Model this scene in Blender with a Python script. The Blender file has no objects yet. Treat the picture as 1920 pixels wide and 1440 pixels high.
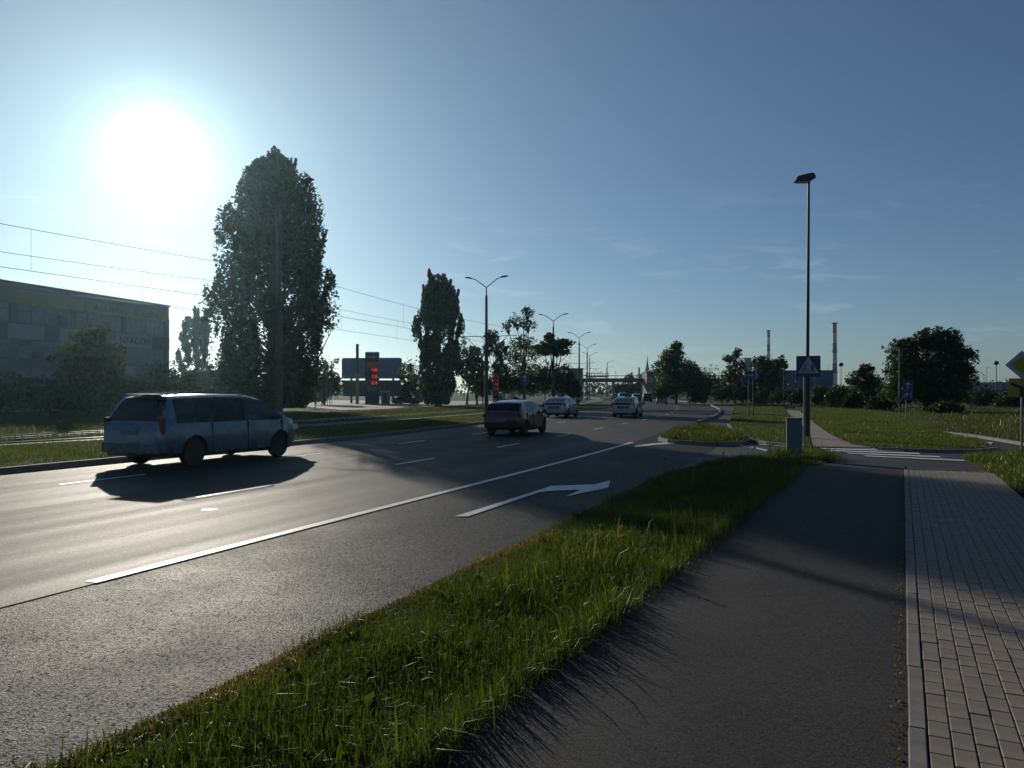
import bpy, bmesh, math, random
import numpy as np
from mathutils import Vector, Matrix
R = math.radians
random.seed(7); rng = np.random.default_rng(7)
sc = bpy.context.scene
C = sc.collection

# ------------------------------------------------------------------ camera, sky, sun, exposure
CAMH, F, HY = 1.8, 1440.0, 735.0          # eye height, focal length and horizon in photo pixels
cam = bpy.data.objects.new('camera', bpy.data.cameras.new('camera')); C.objects.link(cam)
cam.location = (0, 0, CAMH); cam.rotation_euler = (math.pi/2, 0, 0)
cam.data.sensor_width = 36; cam.data.lens = 27; cam.data.shift_y = 15/1920
cam.data.clip_end = 6000; cam.data.clip_start = .05
sc.camera = cam
SUN = Vector((-0.462, 1.0, 0.310)).normalized()      # towards the sun
world = bpy.data.worlds.new('World'); sc.world = world; world.use_nodes = True
wn = world.node_tree; wl = wn.links
bg = wn.nodes['Background']; bg.inputs[1].default_value = 0.066
sky = wn.nodes.new('ShaderNodeTexSky'); sky.sky_type = 'NISHITA'; sky.sun_disc = False
sky.sun_elevation = math.asin(SUN.z); sky.sun_rotation = math.atan2(SUN.x, SUN.y)
sky.air_density = 0.9; sky.dust_density = 0.22; sky.ozone_density = 3.0; sky.altitude = 0
# bright aureole of the hazy air round the sun, by angle from the sun's direction
tc = wn.nodes.new('ShaderNodeTexCoord')
def wmath(op, a, b=None, c=None):
    n = wn.nodes.new('ShaderNodeMath'); n.operation = op
    for i, v in enumerate((a, b, c)):
        if v is None: continue
        if isinstance(v, (int, float)): n.inputs[i].default_value = v
        else: wl.new(v, n.inputs[i])
    return n.outputs[0]
dt = wn.nodes.new('ShaderNodeVectorMath'); dt.operation = 'DOT_PRODUCT'
wl.new(tc.outputs['Generated'], dt.inputs[0]); dt.inputs[1].default_value = SUN
ang = wmath('ARCCOSINE', wmath('MINIMUM', dt.outputs['Value'], 1.0))
g1 = wmath('MULTIPLY', wmath('EXPONENT', wmath('MULTIPLY', ang, -1/R(1.3))), 80.0)
g2 = wmath('MULTIPLY', wmath('EXPONENT', wmath('MULTIPLY', ang, -1/R(19.0))), 5.0)
gsum = wmath('ADD', g1, g2)
gc = wn.nodes.new('ShaderNodeMix'); gc.data_type = 'RGBA'; gc.blend_type = 'MULTIPLY'; gc.inputs[0].default_value = 1
gc.inputs[6].default_value = (0.70, 1.0, 0.86, 1); wl.new(gsum, gc.inputs[7])
tint = wn.nodes.new('ShaderNodeMix'); tint.data_type = 'RGBA'; tint.blend_type = 'MULTIPLY'; tint.inputs[0].default_value = 1
tint.inputs[6].default_value = (0.90, 0.97, 1.08, 1); wl.new(sky.outputs[0], tint.inputs[7])
add = wn.nodes.new('ShaderNodeMix'); add.data_type = 'RGBA'; add.blend_type = 'ADD'; add.inputs[0].default_value = 1
wl.new(tint.outputs[2], add.inputs[6]); wl.new(gc.outputs[2], add.inputs[7])
# thin scattered cirrus: stretched noise, sparse
mp = wn.nodes.new('ShaderNodeMapping'); mp.inputs['Scale'].default_value = (2.2, 2.2, 13.0); mp.inputs['Rotation'].default_value = (.05, .04, 0); mp.inputs['Location'].default_value = (9.2, 1.4, 6.5)
wl.new(tc.outputs['Generated'], mp.inputs[0])
cn = wn.nodes.new('ShaderNodeTexNoise'); cn.inputs['Scale'].default_value = 2.6; cn.inputs['Detail'].default_value = 7; cn.inputs['Roughness'].default_value = .62
cn.inputs['Distortion'].default_value = .6
wl.new(mp.outputs[0], cn.inputs[0])
cr = wn.nodes.new('ShaderNodeMapRange'); cr.inputs[1].default_value = .56; cr.inputs[2].default_value = .76; cr.inputs[3].default_value = 0; cr.inputs[4].default_value = .42
wl.new(cn.outputs[0], cr.inputs[0])
cl = wn.nodes.new('ShaderNodeMix'); cl.data_type = 'RGBA'; 
sepd = wn.nodes.new('ShaderNodeSeparateXYZ'); wl.new(tc.outputs['Generated'], sepd.inputs[0])
low = wn.nodes.new('ShaderNodeMapRange'); low.interpolation_type = 'SMOOTHSTEP'; low.inputs[1].default_value = .26; low.inputs[2].default_value = .17; wl.new(sepd.outputs[2], low.inputs[0])
wl.new(wmath('MULTIPLY', cr.outputs[0], low.outputs[0]), cl.inputs[0])
wl.new(add.outputs[2], cl.inputs[6]); 
cb = wn.nodes.new('ShaderNodeMix'); cb.data_type = 'RGBA'; cb.blend_type = 'ADD'; cb.inputs[0].default_value = 1
wl.new(add.outputs[2], cb.inputs[6]); cb.inputs[7].default_value = (5.2, 5.0, 4.6, 1); wl.new(cb.outputs[2], cl.inputs[7])
wl.new(cl.outputs[2], bg.inputs[0])
lamp = bpy.data.lights.new('sun', 'SUN'); lamp.energy = 4.6; lamp.angle = R(.53); lamp.color = (1, .91, .77)
lo = bpy.data.objects.new('sun', lamp); C.objects.link(lo)
lo.rotation_euler = (-SUN).to_track_quat('-Z', 'Y').to_euler(); lo.location = SUN*80
vs = sc.view_settings; vs.view_transform = 'Standard'; vs.look = 'None'; vs.exposure = -0.30; vs.gamma = 1.0
sc.render.engine = 'CYCLES'; sc.cycles.use_denoising = True
sc.cycles.max_bounces = 6; sc.cycles.transparent_max_bounces = 12; sc.cycles.sample_clamp_indirect = 6
try: sc.cycles.denoiser = 'OPENIMAGEDENOISE'
except Exception: pass

# ------------------------------------------------------------------ helpers
def G(px, py, z=0.0):
    D = F*(CAMH-z)/(py-HY); return ((px-960)/F*D, D)
def X(px, D): return (px-960)/F*D
def Z(py, D): return CAMH+(HY-py)/F*D

def tag(o, label=None, cat=None, group=None, kind=None):
    if label: o['label'] = label
    if cat: o['category'] = cat
    if group: o['group'] = group
    if kind: o['kind'] = kind
    return o
def empty(name, loc, rz=0.0, label=None, cat=None, group=None, kind=None):
    o = bpy.data.objects.new(name, None); C.objects.link(o); o.empty_display_size = .2
    o.location = loc; o.rotation_euler = (0, 0, rz)
    return tag(o, label, cat, group, kind)
def link(name, me, parent=None, mat=None):
    o = bpy.data.objects.new(name, me); C.objects.link(o)
    if mat is not None:
        me.materials.clear(); me.materials.append(mat)
    if parent: o.parent = parent
    return o
def copy_tree(o, parent=None):
    c = o.copy(); C.objects.link(c); c.parent = parent
    for ch in o.children: copy_tree(ch, c)
    return c

class MB:
    def __init__(s): s.v = []; s.f = []
    def add(s, vs, fs):
        n = len(s.v); s.v += [tuple(p) for p in vs]; s.f += [tuple(i+n for i in f) for f in fs]; return s
    def box(s, c, d, rz=0, rx=0, ry=0):
        M = Matrix.Translation(c) @ Matrix.Rotation(rz, 4, 'Z') @ Matrix.Rotation(ry, 4, 'Y') @ Matrix.Rotation(rx, 4, 'X')
        vs = [M @ Vector((x*d[0]/2, y*d[1]/2, z*d[2]/2)) for x in (-1, 1) for y in (-1, 1) for z in (-1, 1)]
        return s.add(vs, [(0, 1, 3, 2), (4, 6, 7, 5), (0, 4, 5, 1), (2, 3, 7, 6), (0, 2, 6, 4), (1, 5, 7, 3)])
    def cbox(s, c, d, b=.01, rz=0):        # box with chamfered edges
        bm = bmesh.new(); bmesh.ops.create_cube(bm, size=1)
        for v in bm.verts: v.co = Vector((v.co.x*d[0], v.co.y*d[1], v.co.z*d[2]))
        bmesh.ops.bevel(bm, geom=bm.edges[:], offset=b, segments=1, affect='EDGES')
        M = Matrix.Translation(c) @ Matrix.Rotation(rz, 4, 'Z')
        bm.verts.index_update()
        s.add([M @ v.co for v in bm.verts], [[v.index for v in f.verts] for f in bm.faces]); bm.free(); return s
    def cyl(s, p0, p1, r0, r1=None, n=10, caps=True):
        r1 = r0 if r1 is None else r1
        p0, p1 = Vector(p0), Vector(p1); d = (p1-p0)
        if d.length < 1e-6: return s
        q = d.to_track_quat('Z', 'Y'); vs = []
        for p, r in ((p0, r0), (p1, r1)):
            for k in range(n):
                a = 2*math.pi*k/n; vs.append(p+q @ Vector((math.cos(a)*r, math.sin(a)*r, 0)))
        fs = [(k, (k+1) % n, n+(k+1) % n, n+k) for k in range(n)]
        if caps: fs += [tuple(range(n-1, -1, -1)), tuple(range(n, 2*n))]
        return s.add(vs, fs)
    def tube(s, pts, rs, n=8):
        for a, b, r, q in zip(pts[:-1], pts[1:], rs[:-1], rs[1:]): s.cyl(a, b, r, q, n)
        return s
    def prism(s, poly, z0, z1):
        n = len(poly)
        vs = [(x, y, z0) for x, y in poly]+[(x, y, z1) for x, y in poly]
        fs = [(k, (k+1) % n, n+(k+1) % n, n+k) for k in range(n)]+[tuple(range(n-1, -1, -1)), tuple(range(n, 2*n))]
        return s.add(vs, fs)
    def plate(s, poly, y0, y1):            # polygon in xz, thickness along y
        n = len(poly)
        vs = [(x, y0, z) for x, z in poly]+[(x, y1, z) for x, z in poly]
        fs = [(k, (k+1) % n, n+(k+1) % n, n+k) for k in range(n)]+[tuple(range(n-1, -1, -1)), tuple(range(n, 2*n))]
        return s.add(vs, fs)
    def lathe(s, prof, n=20, axis='z', c=(0, 0, 0)):
        vs = []
        for r, h in prof:
            for k in range(n):
                a = 2*math.pi*k/n; p = (r*math.cos(a), r*math.sin(a), h)
                if axis == 'y': p = (p[0], p[2], p[1])
                vs.append((p[0]+c[0], p[1]+c[1], p[2]+c[2]))
        fs = []
        for i in range(len(prof)-1):
            for k in range(n): fs.append((i*n+k, i*n+(k+1) % n, (i+1)*n+(k+1) % n, (i+1)*n+k))
        fs += [tuple(range(n)), tuple((len(prof)-1)*n+k for k in range(n))]
        return s.add(vs, fs)
    def build(s, name, mat, parent=None, smooth=None, fix=True):
        me = bpy.data.meshes.new(name); me.from_pydata(s.v, [], s.f)
        if fix:
            bm = bmesh.new(); bm.from_mesh(me); bmesh.ops.recalc_face_normals(bm, faces=bm.faces[:]); bm.to_mesh(me); bm.free()
        if smooth is not None:
            me.polygons.foreach_set('use_smooth', [True]*len(me.polygons)); me.set_sharp_from_angle(angle=R(smooth))
        return link(name, me, parent, mat)

def np_mesh(name, V, faces_n, mat, parent=None, attr=None):
    """V (N,k,3): N separate polygons groups; faces_n = list of index tuples inside a group."""
    N, k, _ = V.shape
    me = bpy.data.meshes.new(name)
    me.vertices.add(N*k); me.vertices.foreach_set('co', V.reshape(-1).astype(np.float32))
    idx = []; starts = []; cur = 0
    base = np.concatenate([np.array(f) for f in faces_n]); ln = len(base)
    loops = (np.arange(N)[:, None]*k+base[None, :]).reshape(-1)
    offs = np.cumsum([0]+[len(f) for f in faces_n[:-1]])
    st = (np.arange(N)[:, None]*ln+offs[None, :]).reshape(-1)
    me.loops.add(len(loops)); me.loops.foreach_set('vertex_index', loops.astype(np.int32))
    me.polygons.add(len(st)); me.polygons.foreach_set('loop_start', st.astype(np.int32))
    me.update(calc_edges=True)
    if attr is not None:
        a = me.attributes.new('tone', 'FLOAT', 'POINT'); a.data.foreach_set('value', np.repeat(attr, k).astype(np.float32))
    return link(name, me, parent, mat)

def text(body, size, mat, parent, loc, rot=(math.pi/2, 0, 0), name='lettering', width=None, bold=0.0):
    cu = bpy.data.curves.new('t', 'FONT'); cu.body = body; cu.size = size; cu.extrude = .004; cu.offset = bold
    cu.align_x = 'CENTER'; cu.align_y = 'CENTER'
    o = bpy.data.objects.new('t', cu); C.objects.link(o)
    bpy.context.view_layer.update()
    me = bpy.data.meshes.new_from_object(o.evaluated_get(bpy.context.evaluated_depsgraph_get()))
    bpy.data.objects.remove(o)
    if width:
        xs = [v.co.x for v in me.vertices]; k = width/max(1e-3, max(xs)-min(xs))
        for v in me.vertices: v.co.x *= k
    r = link(name, me, parent, mat); r.location = loc; r.rotation_euler = rot
    return r

# ------------------------------------------------------------------ materials
def new_mat(name):
    m = bpy.data.materials.new(name); m.use_nodes = True
    return m, m.node_tree, m.node_tree.nodes['Principled BSDF']
def node(nt, t, **kw):
    n = nt.nodes.new(t)
    for k, v in kw.items():
        if isinstance(v, (int, float, tuple, str, bool)) and hasattr(n, k): setattr(n, k, v)
    return n
def mat(name, col, rough=.6, metal=0, spec=.5, var=.12, scale=6, bump=0, emit=None, es=0):
    m, nt, p = new_mat(name)
    p.inputs['Roughness'].default_value = rough; p.inputs['Metallic'].default_value = metal
    p.inputs['Specular IOR Level'].default_value = spec
    co = node(nt, 'ShaderNodeTexCoord'); nz = node(nt, 'ShaderNodeTexNoise'); nz.inputs['Scale'].default_value = scale; nz.inputs['Detail'].default_value = 5
    nt.links.new(co.outputs['Object'], nz.inputs['Vector'])
    rp = node(nt, 'ShaderNodeValToRGB'); rp.color_ramp.elements[0].position = .3; rp.color_ramp.elements[1].position = .7
    rp.color_ramp.elements[0].color = tuple(c*(1-var) for c in col)+(1,); rp.color_ramp.elements[1].color = tuple(min(1, c*(1+var)) for c in col)+(1,)
    nt.links.new(nz.outputs[0], rp.inputs[0]); nt.links.new(rp.outputs[0], p.inputs['Base Color'])
    if bump:
        b = node(nt, 'ShaderNodeBump'); b.inputs['Strength'].default_value = bump; b.inputs['Distance'].default_value = .02
        nt.links.new(nz.outputs[0], b.inputs['Height']); nt.links.new(b.outputs[0], p.inputs['Normal'])
    if emit:
        p.inputs['Emission Color'].default_value = emit+(1,); p.inputs['Emission Strength'].default_value = es
    return m
def asphalt(name, col, rough, grain, bump, spec=.5, streak=0.0, crack=0.0, speck=.5):
    m, nt, p = new_mat(name); L = nt.links
    co = node(nt, 'ShaderNodeTexCoord')
    n1 = node(nt, 'ShaderNodeTexNoise'); n1.inputs['Scale'].default_value = grain; n1.inputs['Detail'].default_value = 2; n1.inputs['Roughness'].default_value = .6
    L.new(co.outputs['Object'], n1.inputs['Vector'])
    v1 = node(nt, 'ShaderNodeTexVoronoi'); v1.inputs['Scale'].default_value = grain*.8
    L.new(co.outputs['Object'], v1.inputs['Vector'])
    n2 = node(nt, 'ShaderNodeTexNoise'); n2.inputs['Scale'].default_value = .7; n2.inputs['Detail'].default_value = 5
    L.new(co.outputs['Object'], n2.inputs['Vector'])
    sp = node(nt, 'ShaderNodeSeparateColor'); L.new(v1.outputs['Color'], sp.inputs[0])
    mr = node(nt, 'ShaderNodeMapRange'); mr.inputs[3].default_value = 1-speck; mr.inputs[4].default_value = 1+speck; L.new(sp.outputs[0], mr.inputs[0])
    m2 = node(nt, 'ShaderNodeMapRange'); m2.inputs[1].default_value = .3; m2.inputs[2].default_value = .7; m2.inputs[3].default_value = .7; m2.inputs[4].default_value = 1.28; L.new(n2.outputs[0], m2.inputs[0])
    mu = node(nt, 'ShaderNodeMath', operation='MULTIPLY'); L.new(mr.outputs[0], mu.inputs[0]); L.new(m2.outputs[0], mu.inputs[1])
    fac = mu.outputs[0]
    ro = rough
    rnode = node(nt, 'ShaderNodeMapRange'); rnode.inputs[1].default_value = .3; rnode.inputs[2].default_value = .7
    rnode.inputs[3].default_value = rough-.06; rnode.inputs[4].default_value = rough+.08
    if streak:
        uv = node(nt, 'ShaderNodeUVMap'); mpp = node(nt, 'ShaderNodeMapping'); mpp.inputs['Scale'].default_value = (1.0, .035, 1)
        L.new(uv.outputs[0], mpp.inputs[0])
        n3 = node(nt, 'ShaderNodeTexNoise'); n3.inputs['Scale'].default_value = 1.15; n3.inputs['Detail'].default_value = 4
        L.new(mpp.outputs[0], n3.inputs['Vector'])
        m3 = node(nt, 'ShaderNodeMapRange'); m3.inputs[1].default_value = .3; m3.inputs[2].default_value = .7; m3.inputs[3].default_value = 1-streak; m3.inputs[4].default_value = 1+streak
        L.new(n3.outputs[0], m3.inputs[0])
        mu2 = node(nt, 'ShaderNodeMath', operation='MULTIPLY'); L.new(fac, mu2.inputs[0]); L.new(m3.outputs[0], mu2.inputs[1]); fac = mu2.outputs[0]
        rnode.inputs[3].default_value = rough-.06; rnode.inputs[4].default_value = rough+.09
        L.new(n3.outputs[0], rnode.inputs[0])
    else:
        L.new(n2.outputs[0], rnode.inputs[0])
    L.new(rnode.outputs[0], p.inputs['Roughness'])
    if crack:
        nd = node(nt, 'ShaderNodeTexNoise'); nd.inputs['Scale'].default_value = 1.6; nd.inputs['Detail'].default_value = 6
        L.new(co.outputs['Object'], nd.inputs['Vector'])
        mx = node(nt, 'ShaderNodeMix', data_type='VECTOR'); mx.inputs[0].default_value = .22
        L.new(co.outputs['Object'], mx.inputs[4]); L.new(nd.outputs['Color'], mx.inputs[5])
        vc = node(nt, 'ShaderNodeTexVoronoi', feature='DISTANCE_TO_EDGE'); vc.inputs['Scale'].default_value = crack
        L.new(mx.outputs[1], vc.inputs['Vector'])
        mc = node(nt, 'ShaderNodeMapRange'); mc.inputs[1].default_value = 0; mc.inputs[2].default_value = .0045; mc.inputs[3].default_value = .6; mc.inputs[4].default_value = 1
        L.new(vc.outputs['Distance'], mc.inputs[0])
        mu4 = node(nt, 'ShaderNodeMath', operation='MULTIPLY'); L.new(fac, mu4.inputs[0]); L.new(mc.outputs[0], mu4.inputs[1]); fac = mu4.outputs[0]
    mxx = node(nt, 'ShaderNodeMix', data_type='RGBA', blend_type='MULTIPLY'); mxx.inputs[0].default_value = 1
    mxx.inputs[6].default_value = col+(1,); L.new(fac, mxx.inputs[7])
    L.new(mxx.outputs[2], p.inputs['Base Color'])
    ms_ = node(nt, 'ShaderNodeMapRange'); ms_.inputs[3].default_value = spec*(1-speck); ms_.inputs[4].default_value = spec*(1+speck)
    L.new(sp.outputs[2], ms_.inputs[0]); L.new(ms_.outputs[0], p.inputs['Specular IOR Level'])
    ad = node(nt, 'ShaderNodeMath', operation='ADD'); L.new(n1.outputs[0], ad.inputs[0]); L.new(sp.outputs[1], ad.inputs[1])
    b = node(nt, 'ShaderNodeBump'); b.inputs['Strength'].default_value = bump; b.inputs['Distance'].default_value = .6/grain
    L.new(ad.outputs[0], b.inputs['Height']); L.new(b.outputs[0], p.inputs['Normal'])
    return m
def leaf_mat(name, dark, light, trans=.5, use_tone=True, straw=None):
    m, nt, p = new_mat(name); L = nt.links
    nt.nodes.remove(p); out = [n for n in nt.nodes if n.type == 'OUTPUT_MATERIAL'][0]
    if use_tone:
        at = node(nt, 'ShaderNodeAttribute'); at.attribute_name = 'tone'; src = at.outputs['Fac']
    rp = node(nt, 'ShaderNodeValToRGB'); rp.color_ramp.elements[0].color = dark+(1,); rp.color_ramp.elements[1].color = light+(1,)
    if straw:
        rp.color_ramp.elements[1].position = .8
        e = rp.color_ramp.elements.new(.97); e.color = straw+(1,)
    L.new(src, rp.inputs[0])
    d = node(nt, 'ShaderNodeBsdfDiffuse'); t = node(nt, 'ShaderNodeBsdfTranslucent'); g = node(nt, 'ShaderNodeBsdfGlossy')
    g.inputs['Roughness'].default_value = .42; g.inputs[0].default_value = (.55, .6, .5, 1)
    L.new(rp.outputs[0], d.inputs[0])
    br = node(nt, 'ShaderNodeMix', data_type='RGBA', blend_type='MULTIPLY'); br.inputs[0].default_value = 1; br.inputs[7].default_value = (1.45, 1.5, .5, 1)
    L.new(rp.outputs[0], br.inputs[6]); L.new(br.outputs[2], t.inputs[0])
    m1 = node(nt, 'ShaderNodeMixShader'); m1.inputs[0].default_value = trans; L.new(d.outputs[0], m1.inputs[1]); L.new(t.outputs[0], m1.inputs[2])
    m2 = node(nt, 'ShaderNodeMixShader'); m2.inputs[0].default_value = .06; L.new(m1.outputs[0], m2.inputs[1]); L.new(g.outputs[0], m2.inputs[2])
    L.new(m2.outputs[0], out.inputs[0])
    return m
def ground_mat(name, a, b, c, sc1=1.2, sc2=30):
    m, nt, p = new_mat(name); L = nt.links; co = node(nt, 'ShaderNodeTexCoord')
    n1 = node(nt, 'ShaderNodeTexNoise'); n1.inputs['Scale'].default_value = sc1; n1.inputs['Detail'].default_value = 6; L.new(co.outputs['Object'], n1.inputs['Vector'])
    n2 = node(nt, 'ShaderNodeTexNoise'); n2.inputs['Scale'].default_value = sc2; n2.inputs['Detail'].default_value = 4; L.new(co.outputs['Object'], n2.inputs['Vector'])
    rp = node(nt, 'ShaderNodeValToRGB'); rp.color_ramp.elements[0].position = .35; rp.color_ramp.elements[1].position = .68
    rp.color_ramp.elements[0].color = a+(1,); rp.color_ramp.elements[1].color = c+(1,); e = rp.color_ramp.elements.new(.5); e.color = b+(1,)
    av = node(nt, 'ShaderNodeMath', operation='MULTIPLY_ADD'); av.inputs[1].default_value = .55; L.new(n2.outputs[0], av.inputs[0])
    h = node(nt, 'ShaderNodeMath', operation='MULTIPLY'); h.inputs[1].default_value = .45; L.new(n1.outputs[0], h.inputs[0]); L.new(h.outputs[0], av.inputs[2])
    L.new(av.outputs[0], rp.inputs[0]); L.new(rp.outputs[0], p.inputs['Base Color'])
    p.inputs['Roughness'].default_value = .95; p.inputs['Specular IOR Level'].default_value = .1
    bm_ = node(nt, 'ShaderNodeBump'); bm_.inputs['Strength'].default_value = .9; bm_.inputs['Distance'].default_value = .05
    L.new(n2.outputs[0], bm_.inputs['Height']); L.new(bm_.outputs[0], p.inputs['Normal'])
    return m
def paint(name, col, metal=.6, rough=.32):
    m, nt, p = new_mat(name); p.inputs['Base Color'].default_value = col+(1,)
    p.inputs['Metallic'].default_value = metal; p.inputs['Roughness'].default_value = rough
    p.inputs['Coat Weight'].default_value = .8; p.inputs['Coat Roughness'].default_value = .06
    co = node(nt, 'ShaderNodeTexCoord'); nz = node(nt, 'ShaderNodeTexNoise'); nz.inputs['Scale'].default_value = 3; nz.inputs['Detail'].default_value = 6
    nt.links.new(co.outputs['Object'], nz.inputs['Vector'])
    mr = node(nt, 'ShaderNodeMapRange'); mr.inputs[1].default_value = .3; mr.inputs[2].default_value = .7; mr.inputs[3].default_value = rough; mr.inputs[4].default_value = rough+.07
    nt.links.new(nz.outputs[0], mr.inputs[0]); nt.links.new(mr.outputs[0], p.inputs['Roughness'])
    return m
def glass(name, tintc, refl=.12):
    m, nt, p = new_mat(name); nt.nodes.remove(p); L = nt.links
    out = [n for n in nt.nodes if n.type == 'OUTPUT_MATERIAL'][0]
    t = node(nt, 'ShaderNodeBsdfTransparent'); t.inputs[0].default_value = tintc+(1,)
    g = node(nt, 'ShaderNodeBsdfGlossy'); g.inputs['Roughness'].default_value = .03; g.inputs[0].default_value = (.9, .95, 1, 1)
    fr = node(nt, 'ShaderNodeFresnel'); fr.inputs[0].default_value = 1.5
    mx = node(nt, 'ShaderNodeMixShader'); L.new(fr.outputs[0], mx.inputs[0]); L.new(t.outputs[0], mx.inputs[1]); L.new(g.outputs[0], mx.inputs[2])
    L.new(mx.outputs[0], out.inputs[0]); return m

M = {}
M['ground'] = ground_mat('field_ground', (.030, .040, .012), (.045, .058, .016), (.075, .066, .03))
M['soil'] = ground_mat('verge_soil', (.024, .030, .010), (.034, .046, .013), (.058, .052, .028), 3, 60)
M['road'] = asphalt('road_asphalt', (.029, .029, .032), .64, 85, .8, .15, streak=.14, speck=.35)
M['turn'] = asphalt('old_coarse_asphalt', (.036, .036, .036), .60, 80, 1.0, .06, speck=.98)
M['street'] = asphalt('street_asphalt', (.040, .038, .038), .7, 80, .4, .25, speck=.4)
M['path'] = asphalt('path_asphalt', (.041, .039, .038), .8, 110, .45, .16, crack=.33, speck=.45)
M['line'] = mat('worn_white_paint', (.62, .62, .60), .55, var=.16, scale=9, bump=.3)
M['line_old'] = mat('old_grey_paint', (.10, .105, .11), .6, var=.3, scale=14)
M['brick'] = mat('concrete_paver', (.225, .188, .150), .85, var=.16, scale=5, bump=.25, spec=.3)
M['brick2'] = mat('concrete_paver_rose', (.228, .187, .147), .85, var=.16, scale=5, bump=.25, spec=.3)
M['brick3'] = mat('concrete_paver_grey', (.222, .182, .15), .85, var=.16, scale=5, bump=.25, spec=.3)
M['kerb'] = mat('kerb_concrete', (.19, .175, .155), .85, var=.2, scale=7, bump=.3, spec=.3)
M['sand'] = mat('joint_sand', (.045, .038, .030), .95, var=.3, scale=40, bump=.4)
M['concrete'] = mat('concrete', (.26, .25, .24), .85, var=.2, scale=2, bump=.2)
M['ballast'] = mat('track_slab', (.070, .066, .062), .85, var=.35, scale=5, bump=.5)
M['rail'] = mat('rail_steel', (.35, .33, .31), .3, metal=1, var=.2)
M['steel'] = mat('galvanised_steel', (.16, .165, .17), .5, metal=.5, var=.2, scale=3)
M['darksteel'] = mat('dark_steel', (.045, .045, .05), .55, metal=.3, var=.25, scale=3)
M['concpole'] = mat('pole_concrete', (.045, .044, .044), .8, var=.2, scale=4)
M['black'] = mat('black_plastic', (.015, .015, .017), .55, var=.2)
M['rubber'] = mat('tyre_rubber', (.018, .018, .019), .85, var=.2, scale=12)
M['rim'] = mat('alloy', (.14, .14, .15), .35, metal=.9)
M['wire'] = mat('wire', (.03, .03, .03), .5, metal=.4)
M['trunk'] = mat('bark', (.055, .045, .035), .9, var=.4, scale=5, bump=.6)
M['grass'] = leaf_mat('grass_blades', (.026, .046, .009), (.076, .100, .018), .5, straw=(.16, .135, .055))
M['drygrass'] = leaf_mat('dry_grass', (.028, .046, .011), (.082, .088, .024), .45, straw=(.19, .135, .06))
M['poplar'] = leaf_mat('poplar_leaves', (.018, .030, .014), (.046, .066, .024), .28)
M['leaf'] = leaf_mat('broad_leaves', (.024, .042, .012), (.062, .085, .022), .42)
M['leafy'] = leaf_mat('yellowing_leaves', (.035, .052, .014), (.13, .12, .03), .5)
M['bush'] = leaf_mat('shrub_leaves', (.018, .034, .010), (.050, .070, .018), .35)
M['stalk'] = leaf_mat('dry_stalk', (.10, .06, .03), (.19, .12, .06), .4)
M['cabinet'] = mat('cabinet_grey_green', (.10, .145, .155), .6, var=.1, scale=3)
M['blue'] = mat('sign_blue', (.007, .026, .125), .4, var=.06)
M['white'] = mat('sign_white', (.36, .36, .37), .45, var=.06)
M['yellow'] = mat('sign_yellow', (.36, .22, .015), .45, var=.06)
M['ink'] = mat('sign_black', (.01, .01, .01), .5, var=.1)
M['facade'] = mat('facade_render', (.24, .235, .26), .85, var=.12, scale=.4)
M['facade_red'] = mat('facade_brick_red', (.12, .065, .06), .85, var=.2, scale=1)
M['fascia'] = mat('yellow_fascia', (.33, .24, .08), .6, var=.12, scale=.6)
M['banner'] = mat('white_banner', (.36, .37, .39), .6, var=.06)
M['winglass'] = mat('window_glass', (.10, .13, .15), .12, spec=.8, var=.3, scale=.7)
M['blind'] = mat('window_blind', (.27, .31, .33), .7, var=.15, scale=2)
M['frame'] = mat('window_frame', (.2, .21, .22), .5)
M['navy'] = mat('navy_panel', (.016, .02, .10), .45, var=.1)
M['orange'] = mat('orange_panel', (.42, .09, .03), .5, var=.1)
M['led'] = mat('red_led', (.3, .02, .01), .5, emit=(1, .06, .03), es=1.0)
M['leddim'] = mat('red_panel_light', (.3, .03, .02), .5, emit=(.9, .08, .05), es=.35)
M['bluegrey'] = mat('billboard_back', (.10, .155, .26), .6, var=.1, scale=.8)
M['redpaint'] = mat('chimney_red', (.30, .055, .04), .8, var=.15, scale=.3)
M['whitepaint'] = mat('chimney_white', (.50, .50, .50), .8, var=.1, scale=.3)
M['bluewall'] = mat('blue_cladding', (.045, .085, .18), .5, var=.12, scale=.5)
M['brown'] = mat('brown_wall', (.15, .09, .07), .85, var=.15, scale=.6)
M['slate'] = mat('dark_wall', (.075, .075, .085), .8, var=.2, scale=.5)
M['ochre'] = mat('ochre_pole', (.34, .22, .08), .6, var=.12)
M['car_silver'] = paint('silver_paint', (.27, .30, .33), .65)
M['car_grey'] = paint('pale_blue_grey_paint', (.10, .15, .215), .6, .24)
M['car_red'] = paint('dark_red_paint', (.065, .012, .014), .4)
M['car_dark'] = paint('dark_blue_paint', (.02, .024, .035), .5)
M['glass_dark'] = glass('tinted_glass', (.07, .085, .10))
M['glass_clear'] = glass('green_glass', (.70, .95, .86))
M['tail'] = mat('tail_lamp', (.13, .008, .007), .2, var=.1)
M['lens'] = mat('lamp_lens', (.55, .56, .58), .12, var=.05)
M['plate'] = mat('dirty_plate', (.16, .16, .17), .6)
M['seat'] = mat('seat_cloth', (.05, .05, .055), .9)
M['dirt'] = mat('bare_dirt', (.12, .09, .065), .95, var=.3, scale=20, bump=.6)
M['person'] = mat('dark_clothes', (.03, .03, .04), .9)

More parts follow.
